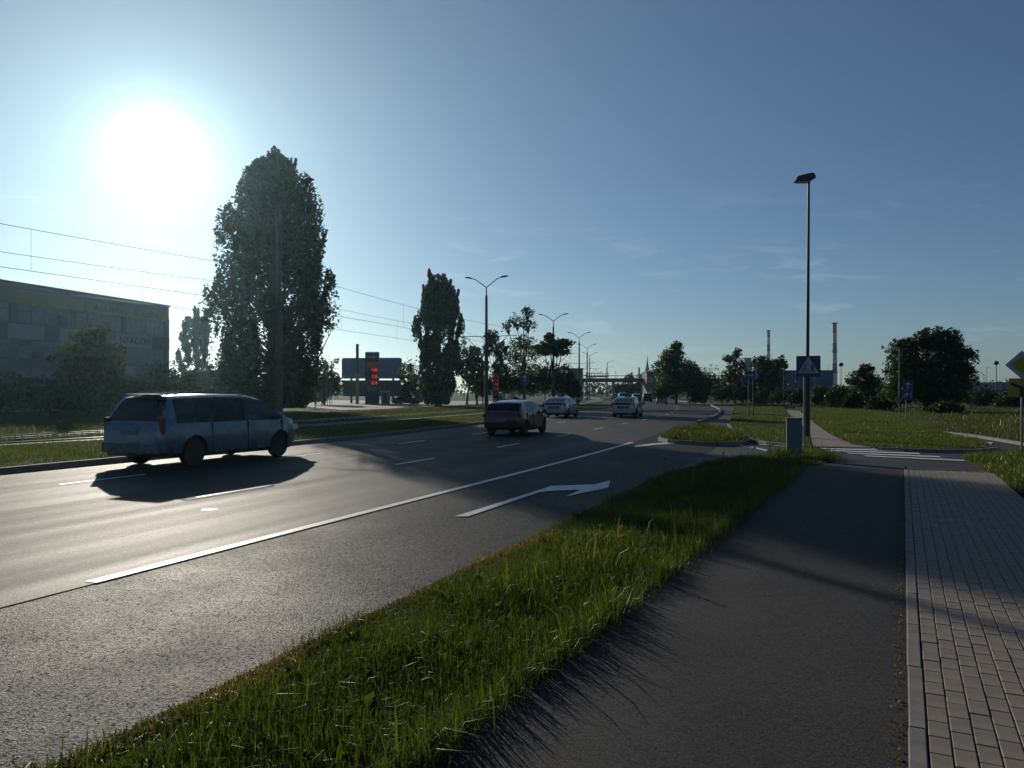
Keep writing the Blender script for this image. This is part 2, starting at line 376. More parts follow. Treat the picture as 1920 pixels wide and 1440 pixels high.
# ------------------------------------------------------------------ the road's course
DX, DY = .388, .9217
KEY = [(-5.03-70*DX, 13.94-70*DY), (-5.03-35*DX, 13.94-35*DY), (-5.03, 13.94), (-2.6, 19.7), (-.22, 25.6), (2.15, 31.9), (4.35, 38.1), (6.4, 43.8), (8.5, 49.6), (10.5, 55.6),
       (12.3, 61.4), (14.2, 68.2), (16.2, 76.0), (18.0, 83.8), (22.2, 104), (25.6, 128), (28, 152), (30, 185), (31, 230), (30, 300), (26, 380)]
def spline(pts, step=1.0):
    P = [Vector(p) for p in pts]; out = []
    for i in range(len(P)-1):
        p0, p1, p2, p3 = P[max(i-1, 0)], P[i], P[i+1], P[min(i+2, len(P)-1)]
        t0 = 0; n = max(2, int((p2-p1).length/step))
        # centripetal Catmull-Rom
        a = lambda q, r: max(1e-4, (q-r).length**.5)
        k0 = 0; k1 = k0+a(p1, p0); k2 = k1+a(p2, p1); k3 = k2+a(p3, p2)
        for j in range(n):
            t = k1+(k2-k1)*j/n
            A1 = p0*((k1-t)/(k1-k0))+p1*((t-k0)/(k1-k0)) if k1-k0 > 1e-3 else p1
            A2 = p1*((k2-t)/(k2-k1))+p2*((t-k1)/(k2-k1))
            A3 = p2*((k3-t)/(k3-k2))+p3*((t-k2)/(k3-k2)) if k3-k2 > 1e-3 else p2
            B1 = A1*((k2-t)/(k2-k0))+A2*((t-k0)/(k2-k0)); B2 = A2*((k3-t)/(k3-k1))+A3*((t-k1)/(k3-k1))
            out.append(B1*((k2-t)/(k2-k1))+B2*((t-k1)/(k2-k1)))
    out.append(P[-1]); return out
class Course:
    def __init__(s, pts, step=1.0):
        s.p = spline(pts, step); s.s = [0]
        for a, b in zip(s.p[:-1], s.p[1:]): s.s.append(s.s[-1]+(b-a).length)
        s.px = [p.x for p in s.p]; s.py = [p.y for p in s.p]; s.L = s.s[-1]
    def at(s, t, off=0.0):
        x = float(np.interp(t, s.s, s.px)); y = float(np.interp(t, s.s, s.py)); d = s.dir(t)
        return (x+d[1]*off, y-d[0]*off)          # off > 0: to the right
    def dir(s, t):
        e = 1.2; a, b = max(0, t-e), min(s.L, t+e)
        dx = np.interp(b, s.s, s.px)-np.interp(a, s.s, s.px); dy = np.interp(b, s.s, s.py)-np.interp(a, s.s, s.py)
        l = math.hypot(dx, dy); return (dx/l, dy/l)
    def find_y(s, y): return float(np.interp(y, s.py, s.s))
ROAD = Course(KEY)
S0 = ROAD.find_y(13.94)
def ribbon(course, t0, t1, o0, o1, z0, z1=None, step=1.5, cols=1, uv=True):
    """strip between offsets o0 and o1 (numbers or functions of t)"""
    z1 = z0 if z1 is None else z1
    f0 = o0 if callable(o0) else (lambda t: o0); f1 = o1 if callable(o1) else (lambda t: o1)
    n = max(2, int((t1-t0)/step)); V = []; Fc = []; UV = []
    for i in range(n+1):
        t = t0+(t1-t0)*i/n
        for k in range(cols+1):
            o = f0(t)+(f1(t)-f0(t))*k/cols; x, y = course.at(t, o)
            V.append((x, y, z0+(z1-z0)*k/cols)); UV.append((o, t))
    w = cols+1
    for i in range(n):
        for k in range(cols): Fc.append((i*w+k, i*w+k+1, (i+1)*w+k+1, (i+1)*w+k))
    me = bpy.data.meshes.new('r'); me.from_pydata(V, [], Fc)
    if uv:
        ul = me.uv_layers.new(name='UVMap')
        for l in me.loops: ul.data[l.index].uv = UV[l.vertex_index]
    return me
def sheet(name, poly, z, m, parent=None, kind=None):
    me = bpy.data.meshes.new(name); me.from_pydata([(x, y, z) for x, y in poly], [], [tuple(range(len(poly)))])
    bm = bmesh.new(); bm.from_mesh(me); bmesh.ops.recalc_face_normals(bm, faces=bm.faces[:])
    for f in bm.faces:
        if f.normal.z < 0: f.normal_flip()
    bm.to_mesh(me); bm.free()
    o = link(name, me, parent, m)
    if kind: o['kind'] = kind
    return o
def lawn(name, poly, z, m=None, parent=None):
    o = MB().prism(poly, -.06, z).build(name, m or M['soil'], parent); o['kind'] = 'structure'; return o

# ground, reaching the horizon
sheet('ground', [(-1500, -150), (1500, -150), (1500, 2400), (-1500, 2400)], -.06, M['ground'], kind='structure')

# main carriageway: two sheets, the old coarse turn lane and the newer lanes
def kerbL(t):
    y = np.interp(t, ROAD.s, ROAD.py); return -float(np.interp(y, [0, 30, 42, 50, 70, 86, 110], [6.9, 6.95, 7.6, 8.5, 9.0, 7.6, 7.3]))
def edgeR(t):
    y = np.interp(t, ROAD.s, ROAD.py); return float(np.interp(y, [0, 36, 47, 80, 130, 200], [3.62, 3.62, 3.8, 4.25, 4.4, 4.4]))
road = link('road', ribbon(ROAD, 10, 385, kerbL, edgeR, 0.0, cols=6), None, M['road']); road['kind'] = 'structure'
tl = link('turn_lane', ribbon(ROAD, 10, S0+22, 3.62, 6.62, -.008, cols=2), road, M['turn'])
# side street and slip lane: one asphalt apron below the lawns
apron_px = [(1180, 842), (1262, 806), (1305, 791), (1340, 770), (1300, 757), (1278, 752), (1330, 752.5), (1382, 760), (1372, 798), (1420, 824), (1480, 830), (1540, 834), (1640, 838), (1755, 840)]
apron = [G(x, y) for x, y in apron_px]+[G(1842, 826), G(1800, 815), G(1768, 808), G(1822, 813), G(1920, 829), G(2300, 880), (30, 15.8), (16.5, 16.2), G(1800, 895), G(1690, 905), G(1520, 905), G(1330, 905), (4.6, 16.2), (3.4, 17.4)]
ap = sheet('side_street', apron, -.012, M['street'], kind='structure')

# painted markings: parts of the road
def dash(t0, t1, off, w, name='lane_dash', m=None, z=.005):
    return link(name, ribbon(ROAD, t0, t1, off-w/2, off+w/2, z, step=1.0, uv=False), road, m or M['line'])
PER = 6.4
for k in range(-3, 16):
    t = S0-.9+k*PER
    dash(t, t+2.0, 0, .12); 
    if k < 14: dash(t+.35, t+2.35, -3.85, .12)
t_end = ROAD.find_y(29.8)+1.5
t_a = S0-5.75
dash(t_a, t_end-2.6, 3.56, .15, 'edge_line')
def px_poly(name, pts, z, m, parent): return sheet(name, [G(x, y, z) for x, y in pts], z, m, parent)
px_poly('turn_arrow', [(853, 968), (1016, 917), (1033, 911), (1116, 908), (1144, 900.6), (1141, 914), (1061, 930.6), (1089, 918), (1036, 920), (1012, 922.5), (878, 968)], .004, M['line'], road)
crv = [(1190, 837), (1225, 832.5), (1262, 830), (1312, 828.5), (1358, 830), (1387, 834), (1410, 839)]
px_poly('give_way_line', [(x, y-1.3) for x, y in crv]+[(x, y+1.6) for x, y in reversed(crv)], .004, M['line'], ap)
for a, b in (((1392, 834.5), (1412, 838.5)), ((1418, 840), (1438, 844.5))):
    px_poly('give_way_dash', [(a[0], a[1]-1.2), (b[0], b[1]-1.2), (b[0], b[1]+1.6), (a[0], a[1]+1.6)], .004, M['line'], ap)
px_poly('edge_dash', [(1424, 832.4), (1452, 833.2), (1452, 835), (1424, 834)], .004, M['line'], ap)
for a, b in (((1452, 834), (1505, 838)),):
    px_poly('edge_dash', [(a[0], a[1]), (b[0], b[1]), (b[0], b[1]+2), (a[0], a[1]+2)], .004, M['line'], ap)
zebra = empty('zebra_crossing', (0, 0, 0), kind='structure')
for l, r in (((1531, 836.6), (1668, 839.6)), ((1536, 839.6), (1692, 844)), ((1552, 843.6), (1722, 849)), ((1584, 848.4), (1760, 855)), ((1618, 853.4), (1806, 862))):
    px_poly('stripe', [(l[0], l[1]), (r[0], r[1]), (r[0]+5, r[1]+2.5), (l[0]+8, l[1]+2.1)], .004, M['line'], zebra)
px_poly('small_triangle', [(1848, 829), (1862, 829), (1858, 833.5)], .004, M['line'], ap)
for cx, cy, r in ((393, 955.5, .14),):
    gx, gy = G(cx, cy); sheet('paint_spot', [(gx+r*math.cos(a)*random.uniform(.8, 1.15), gy+r*math.sin(a)*.85) for a in np.linspace(0, 6.1, 12)], .004, M['line'], road)

# verges, lawns, islands
NX, NY = .9217, -.388
def rn(n, t): return (NX*n+DX*t, NY*n+DY*t)
PA = R(27.0); PDX, PDY = math.sin(PA), math.cos(PA); PNX, PNY = math.cos(PA), -math.sin(PA)
def pn(n, t): return (PNX*n+PDX*t, PNY*n+PDY*t)
PZ, SZ = .035, .05
def wob(k, a): return a*math.sin(k*1.7)+a*.6*math.sin(k*4.3+1)
verge_poly = [rn(-3.38+wob(t, .07), t) for t in np.arange(-9, 17.6, .6)]
verge_poly += [G(1330, 868), G(1390, 858), G(1450, 853), G(1505, 851), G(1545, 857), G(1563, 865)]
pt_end = 19.6
verge_poly += [pn(-2.08+wob(t*1.3, .05), t) for t in np.arange(pt_end-1.2, -9, -.6)]
lawn('verge', verge_poly, .001)
island_poly = [G(x, y, .1) for x, y in [(1237, 821), (1258, 808), (1285, 801), (1318, 799), (1352, 803), (1385, 813), (1404, 824), (1385, 829), (1345, 830), (1300, 828), (1255, 825)]]
isl = lawn('traffic_island', island_poly, .10)
lawnA = [G(x, y, .06) for x, y in [(1367, 797), (1374, 805), (1388, 813), (1410, 824), (1440, 829.5), (1478, 833), (1520, 836), (1515, 812), (1498, 793), (1484, 782), (1473, 769), (1468, 761), (1440, 757), (1400, 754), (1380, 757), (1374, 770)]]
lawn('corner_lawn', lawnA, .06)
lawnB = [G(x, y, .06) for x, y in [(1500, 771), (1512, 780), (1527, 793), (1560, 815), (1597, 831), (1642, 837.5), (1700, 840), (1755, 842), (1830, 842), (1866, 838), (1840, 828), (1806, 819), (1780, 813), (1760, 804), (1700, 776), (1600, 764), (1500, 758.5), (1490, 762)]]
lawn('wide_lawn', lawnB, .06)
lawnC = [G(x, y, .06) for x, y in [(1771, 809), (1822, 814), (1920, 829), (2150, 858), (2700, 850), (2700, 765), (1700, 760), (1702, 775.5), (1762, 803.5)]]
lawn('rough_meadow', lawnC, .06)
sw_end = 19.9
right_poly = [pn(1.80+wob(t, .06), t) for t in np.arange(-8, sw_end-1.0, .6)]+[G(1806, 858, .05), G(1850, 851, .05), G(1920, 848, .05), (20, 21.5), (45, 22), (45, -10)]
lawn('roadside_grass', right_poly, .05)
# diagonal paver footpath over the lawn
dp = [G(x, y, .03) for x, y in [(1473, 768), (1484, 782), (1498, 793), (1515, 812), (1524, 837), (1644, 838.5), (1597, 831), (1560, 815), (1527, 793), (1512, 780), (1500, 771)]]
sheet('footpath', dp, .03, M['brick'], kind='structure')
# kerbs
def kerb_line(name, pts, w=.12, z0=-.06, z1=.10, parent=None):
    mb = MB(); P = [Vector((x, y, 0)) for x, y in pts]
    for a, b in zip(P[:-1], P[1:]):
        d = (b-a); n = max(1, round(d.length/1.0))
        for k in range(n):
            p, q = a+d*k/n, a+d*((k+1)/n)
            m_ = (p+q)/2; mb.box((m_.x, m_.y, (z0+z1)/2), ((q-p).length-.008, w, z1-z0+random.uniform(-.006, .006)), math.atan2(d.y, d.x))
    o = mb.build(name, M['kerb'], parent); o['kind'] = 'structure'; return o
kerb_line('median_kerb', [ROAD.at(t, kerbL(t)-.02) for t in np.arange(12, S0+110, 2.0)], .15, -.06, .13)
kerb_line('road_kerb', [ROAD.at(t, edgeR(t)+.05) for t in np.arange(ROAD.find_y(46), ROAD.find_y(150), 2.0)], .14, -.06, .13)
kerb_line('island_kerb', island_poly+[island_poly[0]], .13, -.06, .125)
kerb_line('lawn_kerb', [G(x, y, .06) for x, y in [(1366, 795), (1374, 806), (1388, 814), (1410, 825), (1440, 830.5), (1478, 834), (1520, 837)]], .13, -.06, .10)
kerb_line('meadow_kerb', [G(x, y, .06) for x, y in [(1771, 810), (1822, 815.5), (1870, 823), (1920, 831), (2100, 856)]], .16, -.06, .09)
kerb_line('lawn_kerb', [G(x, y, .06) for x, y in [(1645, 840), (1700, 842), (1755, 844), (1830, 844), (1868, 840)]], .13, -.06, .09)

# cycle path and paved footway beside the camera
sheet('cycle_path', [pn(-2.10, -8), pn(.03, -8), pn(.03, 19.55), pn(-2.10, 19.55)], PZ, M['path'], kind='structure')
rmp = bpy.data.meshes.new('path_ramp'); rmp.from_pydata([(*pn(-2.10, 19.55), PZ), (*pn(.03, 19.55), PZ), (*pn(.03, 21.2), -.006), (*pn(-1.9, 21.2), -.006)], [], [(0, 1, 2, 3)])
link('path_ramp', rmp, None, M['path'])['kind'] = 'structure'
rmp = bpy.data.meshes.new('dropped_kerb'); rmp.from_pydata([(*pn(.03, 19.4), SZ-.01), (*pn(1.80, 19.4), SZ-.01), (*pn(1.84, 20.05), -.006), (*pn(.03, 20.05), -.006)], [], [(0, 1, 2, 3)])
link('dropped_kerb', rmp, None, M['kerb'])['kind'] = 'structure'
walk = empty('footway', (0, 0, 0), kind='structure')
sheet('paving_bed', [pn(.02, -6), pn(1.82, -6), pn(1.75, 19.9), pn(.02, 19.5)], SZ-.016, M['sand'], walk)
ks = MB().cbox((0, 0, 0), (.082, .992, .10), .006).build('kerb_stone', M['kerb'], walk)
ks_me = ks.data; bpy.data.objects.remove(ks)
for k in range(-2, 20):
    o = link('kerb_stone', ks_me, walk); x, y = pn(.065+random.uniform(-.003, .003), k+.02)
    o.location = (x, y, SZ-.05+random.uniform(.002, .008)); o.rotation_euler = (0, 0, -PA+random.uniform(-.003, .003))
BW, BL = .1035, .207
bricks = []
ncol = 16
for c in range(ncol):
    n = .112+BW*(c+.5)
    for r in range(-14, 95):
        t = BL*(r+(.5 if c % 2 else 0)); x, y = pn(n, t)
        if t > 19.5: continue
        vis = y > .5
        if vis:
            px = 960+F*x/y; py = HY+F*(CAMH-SZ)/y; vis = px < 1960 and py < 1475
        bricks.append((0 if vis else 1, y if y > 0 else 50, x, y))
bricks.sort()
bme = []
for key in ('brick', 'brick2', 'brick3'):
    b = MB().cbox((0, 0, 0), (BW-.0062, BL-.0062, .06), .004).build('brick', M[key]); bme.append(b.data); bpy.data.objects.remove(b)
def brick_m(x, y): return (x, y, SZ-.03+random.uniform(-.0022, .0022))
for i, (a, b, x, y) in enumerate(bricks[:300]):
    o = link('brick', random.choice(bme), walk); o.location = brick_m(x, y)
    o.rotation_euler = (random.uniform(-.008, .008), random.uniform(-.008, .008), -PA+random.uniform(-.008, .008))
rest = MB()
for a, b, x, y in bricks[300:]: rest.cbox(brick_m(x, y), (BW-.0062, BL-.0062, .06), .004, -PA+random.uniform(-.008, .008))
o = rest.build('paving', M['brick'], walk, fix=False); o['kind'] = 'stuff'

# tram tracks
TK = Course([(-49, -40), (-34.5, -8), (-22.9, 18.5), (-12.6, 41), (-2.6, 71.6), (5.6, 105.7), (12.0, 138), (16.9, 172), (20.6, 209), (22, 260), (20, 330)])
for off in (-2.3, 2.3):
    bed = link('tram_track', ribbon(TK, 0, TK.L-5, off-1.25, off+1.25, .02, step=2.5), None, M['ballast']); bed['kind'] = 'structure'
    for r in (-.72, .72):
        link('rail', ribbon(TK, 0, TK.L-5, off+r-.035, off+r+.035, .075, step=2.5, uv=False), bed, M['rail'])
        for sgn in (-1, 1): link('rail_web', ribbon(TK, 0, TK.L-5, off+r+sgn*.035-.0005, off+r+sgn*.035+.0005, .02, .075, step=2.5, uv=False), bed, M['steel'])
        link('slab_edge', ribbon(TK, 0, TK.L-5, off+(1.27 if r > 0 else -1.33), off+(1.33 if r > 0 else -1.27), .03, step=2.5, uv=False), bed, M['kerb'])
# median grass strip as raised ground between the kerb and the tracks
mp_ = [ROAD.at(t, kerbL(t)-.10) for t in np.arange(12, S0+100, 3.0)]
mq_ = [TK.at(t, 3.65) for t in np.arange(TK.find_y(mp_[-1][1]-4), TK.find_y(-22), -3.0)]
lawn('median_strip', mp_+mq_, .09)

# ------------------------------------------------------------------ foliage
def unit(n):
    v = rng.normal(size=(n, 3)); return v/np.linalg.norm(v, axis=1)[:, None]
def leaves(name, ctr, size, m, parent, tone, flat=.0):
    n = len(ctr); u = unit(n); w = unit(n)
    if flat: w[:, 2] *= (1-flat); 
    v = np.cross(u, w); v /= np.linalg.norm(v, axis=1)[:, None]+1e-9
    s = size*rng.uniform(.65, 1.35, n)[:, None]
    V = np.stack([ctr-u*s*.5, ctr+v*s*.36, ctr+u*s*.5, ctr-v*s*.36], 1)
    return np_mesh(name, V, [(0, 1, 2, 3)], m, parent, np.clip(tone, 0, 1))
def poplar(D, axis, top, prof, label, n_pl, per, leaf, group=None, seed=1, trunk_r=.5, spires=()):
    """prof: list of (py, left px, right px) of the crown's outline"""
    global rng
    rng = np.random.default_rng(seed)
    base = (X(axis, D), D, 0)
    root = empty('poplar_tree', base, 0, label, 'tree', group)
    k = D/F
    ys = [p[0] for p in prof][::-1]; ls = [(axis-p[1])*k for p in prof][::-1]; rs = [(p[2]-axis)*k for p in prof][::-1]
    zz = [Z(y, D) for y in ys]
    L = lambda z: np.interp(z, zz, ls); Rr = lambda z: np.interp(z, zz, rs)
    z0, z1 = zz[0], zz[-1]; cs = []; tn = []; lim_ = []
    tips = []
    for i in range(n_pl):
        z = z0+(z1-z0)*rng.uniform(0, 1)**1.12
        a = rng.uniform(0, 2*math.pi); q = rng.uniform(.2, 1.0)**.5
        hx = L(z) if math.cos(a) < 0 else Rr(z); hy = .5*(L(z)+Rr(z))
        x = math.cos(a)*q*hx; y = math.sin(a)*q*hy
        hgt = rng.uniform(.05, .13)*(z1-z0); wid = hgt*rng.uniform(.24, .4)
        m_ = int(per*rng.uniform(.6, 1.4)*(.6+.4*min(1, hgt/(.09*(z1-z0)))))
        d = unit(m_)*(rng.uniform(.25, 1, m_)**.5)[:, None]
        taper = np.where(d[:, 2] > 0, 1-.55*d[:, 2], 1)
        pts = np.stack([x+d[:, 0]*wid*taper, y+d[:, 1]*wid*taper, z+d[:, 2]*hgt], 1)
        cs.append(pts); lim_.append(np.full(m_, rng.uniform(.92, 1.22))); tn.append(np.full(m_, rng.uniform(.1, .9))+rng.normal(0, .15, m_))
        tips.append((x, y, z))
    nf = n_pl*16; zf = z0+(z1-z0)*rng.uniform(0, .95, nf); af = rng.uniform(0, 6.283, nf); qf = rng.uniform(0, .86, nf)**.5     # inner filler leaves, added so the crown casts a solid shadow
    hxf = np.where(np.cos(af) < 0, L(zf), Rr(zf)); hyf = .5*(L(zf)+Rr(zf)); fx = np.cos(af)*qf*hxf; fy = np.sin(af)*qf*hyf
    gk = (np.sin(fx*2.1+1.3*np.sin(zf*.7))+np.sin(fy*2.3+zf*.45)) > -.3
    cs.append(np.stack([fx, fy, zf], 1)[gk]); lim_.append(np.full(int(gk.sum()), 1.)); tn.append(rng.uniform(0, .5, int(gk.sum())))
    for (spx, spy, sw, sb) in spires:
        zt_, zb_ = Z(spy, D), Z(sb, D); x = (spx-axis)*k; y = rng.uniform(-.5, .5)*.5*(L((zt_+zb_)/2)+Rr((zt_+zb_)/2)); m_ = int(per*5*(zt_-zb_)/(.3*(z1-z0)))
        tq = rng.uniform(0, 1, m_); rad = sw*k*np.minimum(1, (1-tq)**.75*1.2+.03)*(.75+.35*np.sin(tq*23+spx)); a = rng.uniform(0, 6.283, m_); rr = rng.uniform(.1, 1, m_)**.5
        cs.append(np.stack([x*(.55+.45*tq)+np.cos(a)*rad*rr, y+np.sin(a)*rad*rr, zb_+(zt_-zb_)*tq], 1)); lim_.append(np.full(m_, 9.)); tn.append(np.full(m_, rng.uniform(.2, .7))+rng.normal(0, .15, m_))
    P = np.concatenate(cs); T = np.concatenate(tn)
    lim = np.where(P[:, 0] < 0, L(P[:, 2]), Rr(P[:, 2])); hy = .5*(L(P[:, 2])+Rr(P[:, 2]))
    e = (P[:, 0]/np.maximum(lim, .05))**2+(P[:, 1]/np.maximum(hy, .05))**2
    li = np.concatenate(lim_); keep = (e < li**2) & (P[:, 2] > .3) & ((P[:, 2] < z1+.4) | (li > 8))
    leaves('crown', P[keep], leaf, M['poplar'], root, T[keep])
    mb = MB(); mb.tube([(0, 0, -.1), (0, 0, z1*.3), (.1, 0, z1*.65), (0, 0, z1*.93)], [trunk_r, trunk_r*.75, trunk_r*.4, .04], 9)
    for x, y, z in tips[::3]:
        zb = max(.8, z-.22*(z1-z0)-1); r_ = .05+.05*rng.random()
        mb.tube([(0, 0, zb), (x*.7, y*.7, zb+(z-zb)*.45), (x, y, z)], [r_*1.5, r_, .02], 5)
    mb.build('trunk', M['trunk'], root, 40)
    return root
def blob_tree(name, D, axis, blobs, label, cat='tree', group=None, leaf=.22, mat_='leaf', seed=1, trunk_r=.2, per=900, base_y=0, ragged=.35, depth=.8, lean=0, trunks=1, clump=.26, limbs=True):
    """blobs: (px, py, half width px, half height px) seen from the road"""
    global rng
    rng = np.random.default_rng(seed)
    root = empty(name, (X(axis, D), D, base_y), 0, label, cat, group); k = D/F
    cs = []; tn = []; mb = MB(); mx = max(b[2]*b[3] for b in blobs)
    for (px, py, wx, wz) in blobs:
        c = np.array([(px-axis)*k, rng.normal(0, .25)*wx*k, Z(py, D)-base_y]); rx, rz = wx*k, wz*k; ry = rx*depth
        n = max(60, int(per*(wx*wz/mx)**.75)); ncl = max(8, n//28)
        d = unit(ncl)*(rng.uniform(.12, 1, ncl)**.42)[:, None]
        d *= (1+rng.normal(0, ragged*.35, ncl))[:, None]
        cc = c+d*np.array([rx, ry, rz])
        ct = rng.uniform(0, .75, ncl)
        ids = rng.integers(0, ncl, n)
        rad = clump*min(rx, rz)*rng.uniform(.5, 1.2, ncl)
        pts = cc[ids]+unit(n)*(rng.uniform(0, 1, n)**.5*rad[ids])[:, None]
        nl = int(n*.42); fr = unit(nl)*((rng.uniform(.05, 1, nl)**.4)*(1+rng.normal(0, .10, nl)))[:, None]; pts[:nl] = c+fr*np.array([rx, ry, rz])
        cs.append(pts); tn.append(ct[ids]+rng.normal(0, .12, n))
        if limbs:
            j = c*np.array([.12, .12, 0])+np.array([0, 0, max(.3, c[2]*.42)])
            mb.tube([tuple(j), tuple((j+c)/2+rng.normal(0, .08, 3)), tuple(c)], [trunk_r*.5, trunk_r*.3, .03], 6)
            for q in cc[:min(14, ncl)]:
                mb.tube([tuple(c*.8+j*.2), tuple((c+q)/2+rng.normal(0, .1, 3)), tuple(q)], [trunk_r*.22, trunk_r*.12, .008], 5)
    P = np.concatenate(cs); T = np.concatenate(tn); ok = P[:, 2] > .05
    leaves('crown' if cat == 'tree' else 'foliage', P[ok], leaf, M[mat_], root, T[ok])
    top = max(Z(b[1], D)-base_y for b in blobs)
    for q in range(trunks):
        o = (q-(trunks-1)/2)*.9
        mb.tube([(o*1.6, 0, -.1), (o, 0, top*.35), (o*.2+lean*.4, .1, top*.65), (lean, 0, top*.95)], [trunk_r, trunk_r*.8, trunk_r*.5, .03], 8)
    mb.build('trunk' if cat == 'tree' else 'stems', M['trunk'], root, 40)
    return root

poplar(72, 515, 285, [(283, 508, 520), (292, 496, 530), (312, 474, 552), (330, 461, 572), (350, 457, 585), (385, 432, 598), (405, 418, 602), (450, 411, 609), (500, 421, 618), (530, 408, 630), (556, 386, 640), (590, 396, 636), (615, 402, 622), (635, 402, 604), (665, 394, 596), (705, 396, 598), (745, 398, 588), (768, 420, 560)],
       'tall broad dark poplar beside the tram tracks, the largest tree', 430, 185, .30, seed=3, trunk_r=.75,
       spires=[(510, 282, 11, 400), (532, 290, 9, 400), (490, 303, 10, 420), (563, 307, 9, 420), (547, 298, 7, 400), (470, 322, 10, 440), (587, 350, 9, 460), (430, 390, 11, 500), (606, 425, 9, 540), (395, 545, 11, 620), (632, 520, 10, 620)])
poplar(95, 822, 505, [(520, 806, 834), (545, 796, 856), (570, 790, 862), (590, 787, 866), (603, 778, 868), (640, 776, 875), (690, 778, 870), (720, 786, 856), (755, 796, 846)],
       'narrow dark poplar with several pointed tops beside the double-arm lamp mast', 135, 220, .31, seed=5, trunk_r=.5,
       spires=[(804, 503, 13, 600), (820, 512, 13, 600), (846, 525, 11, 610), (859, 541, 10, 620), (833, 524, 13, 620), (794, 535, 11, 620), (866, 590, 7, 690), (783, 598, 8, 690), (812, 520, 8, 640), (852, 545, 9, 680)])
poplar(150, 368, 575, [(598, 350, 388), (622, 341, 394), (670, 336, 399), (725, 340, 398), (750, 346, 392)],
       'far poplar clump between the office building and the tallest poplar', 70, 120, .5, seed=8, trunk_r=.5,
       spires=[(364, 574, 9, 650), (374, 578, 6, 650), (381, 577, 6, 650), (389, 579, 6, 660), (346, 602, 9, 680), (396, 610, 5, 690)])
T = blob_tree
T('chestnut_tree', 58, 168, [(168, 640, 34, 28), (135, 668, 32, 26), (200, 668, 34, 28), (166, 690, 52, 34), (128, 712, 26, 22), (210, 712, 22, 26), (180, 622, 18, 14)],
  'leafy yellowing tree in front of the office building', leaf=.26, mat_='leafy', seed=11, per=1700, trunk_r=.2)
for i, (px, py, w, h, D) in enumerate([(20, 742, 62, 34, 54), (95, 745, 55, 32, 56), (165, 748, 50, 30, 57), (240, 740, 58, 36, 58), (300, 722, 45, 46, 66), (345, 728, 48, 42, 70), (425, 745, 36, 30, 66), (-70, 735, 70, 45, 54)]):
    T('shrub', D, px, [(px-w*.4, py+4, w*.62, h*.8), (px+w*.4, py+2, w*.62, h*.85), (px, py-6, w*.7, h)], ['broad hedge shrub below the plain white banner of the office', 'hedge shrub at the foot of the office just before the yellowing tree', 'hedge shrub right under the yellowing tree', 'hedge shrub between the yellowing tree and the office corner', 'tall hedge shrub hiding the far corner of the office', 'tall shrub in front of the low dark shed', 'shrub at the foot of the tallest poplar by the shed', 'large hedge shrub at the near end of the office'][i], 'shrub', 'hedge shrubs along the office building',
      leaf=.2, mat_='bush', seed=20+i, per=1100, trunk_r=.08, clump=.4)
T('shrub', 33.6, 126, [(126, 798, 18, 12), (118, 802, 10, 8)], 'small round bush beside the tram track', 'shrub', leaf=.07, mat_='bush', seed=41, per=900, trunk_r=.03, clump=.4)
T('shrub', 110, 608, [(605, 700, 26, 30), (622, 722, 18, 26), (598, 738, 26, 18)], 'bushy tree between the tallest poplar and the billboard', 'tree', leaf=.36, mat_='leaf', seed=42, per=1500, trunk_r=.16).name = 'bushy_tree'
T('bushy_tree', 112, 770, [(768, 706, 20, 30), (782, 728, 16, 24), (760, 735, 14, 18)], 'light leafy tree between the billboard and the narrow poplar', 'tree', leaf=.34, mat_='leafy', seed=43, per=1200, trunk_r=.14)
T('twin_trunk_tree', 100, 885, [(884, 668, 22, 20), (872, 692, 18, 16), (902, 690, 16, 18), (888, 712, 22, 14)], 'small tree with two leaning trunks beside the narrow poplar', leaf=.3, mat_='leaf', seed=44, per=1300, trunk_r=.15, trunks=2)
T('sparse_tree', 98, 930, [(922, 635, 16, 16), (940, 660, 18, 18), (915, 655, 12, 12), (935, 690, 16, 14)], 'sparse tree right behind the nearest double-arm lamp mast', leaf=.3, mat_='leaf', seed=45, per=900, trunk_r=.12, ragged=.8, clump=.28)
T('open_tree', 96, 982, [(990, 585, 14, 11), (968, 603, 20, 12), (992, 610, 16, 14), (950, 612, 8, 10), (978, 642, 24, 16), (1000, 660, 20, 18), (965, 668, 22, 18), (985, 690, 30, 16)],
  'tallest open-crowned tree with bare limbs above the blue one-way sign', leaf=.22, mat_='leafy', seed=46, per=900, trunk_r=.15, ragged=.9, clump=.3)
T('flat_topped_tree', 97, 1038, [(1038, 645, 26, 10), (1020, 655, 18, 12), (1058, 644, 18, 9), (1045, 660, 24, 8), (1030, 632, 8, 8)], 'dark flat-topped tree beside the second double-arm lamp mast', leaf=.3, mat_='leaf', seed=47, per=1300, trunk_r=.24, clump=.3)
for i, (px, py, w, h) in enumerate([(905, 722, 22, 22), (945, 712, 28, 30), (985, 715, 30, 30), (1022, 708, 30, 34), (1055, 712, 24, 30), (1075, 728, 16, 20)]):
    T('shrub', 104+i, px, [(px-w*.3, py+6, w*.7, h*.75), (px+w*.35, py+4, w*.65, h*.8), (px, py-4, w*.75, h*.9)], ['shrub at the foot of the twin-trunk tree', 'shrub behind the slim sign with red panels', 'shrub behind the blue one-way sign', 'large shrub between the open-crowned and the flat-topped tree', 'shrub under the flat-topped tree', 'low shrub beside the dark stair tower'][i], 'shrub', 'shrubs under the open trees beyond the tracks',
      leaf=.32, mat_='bush', seed=60+i, per=900, trunk_r=.08, clump=.4)
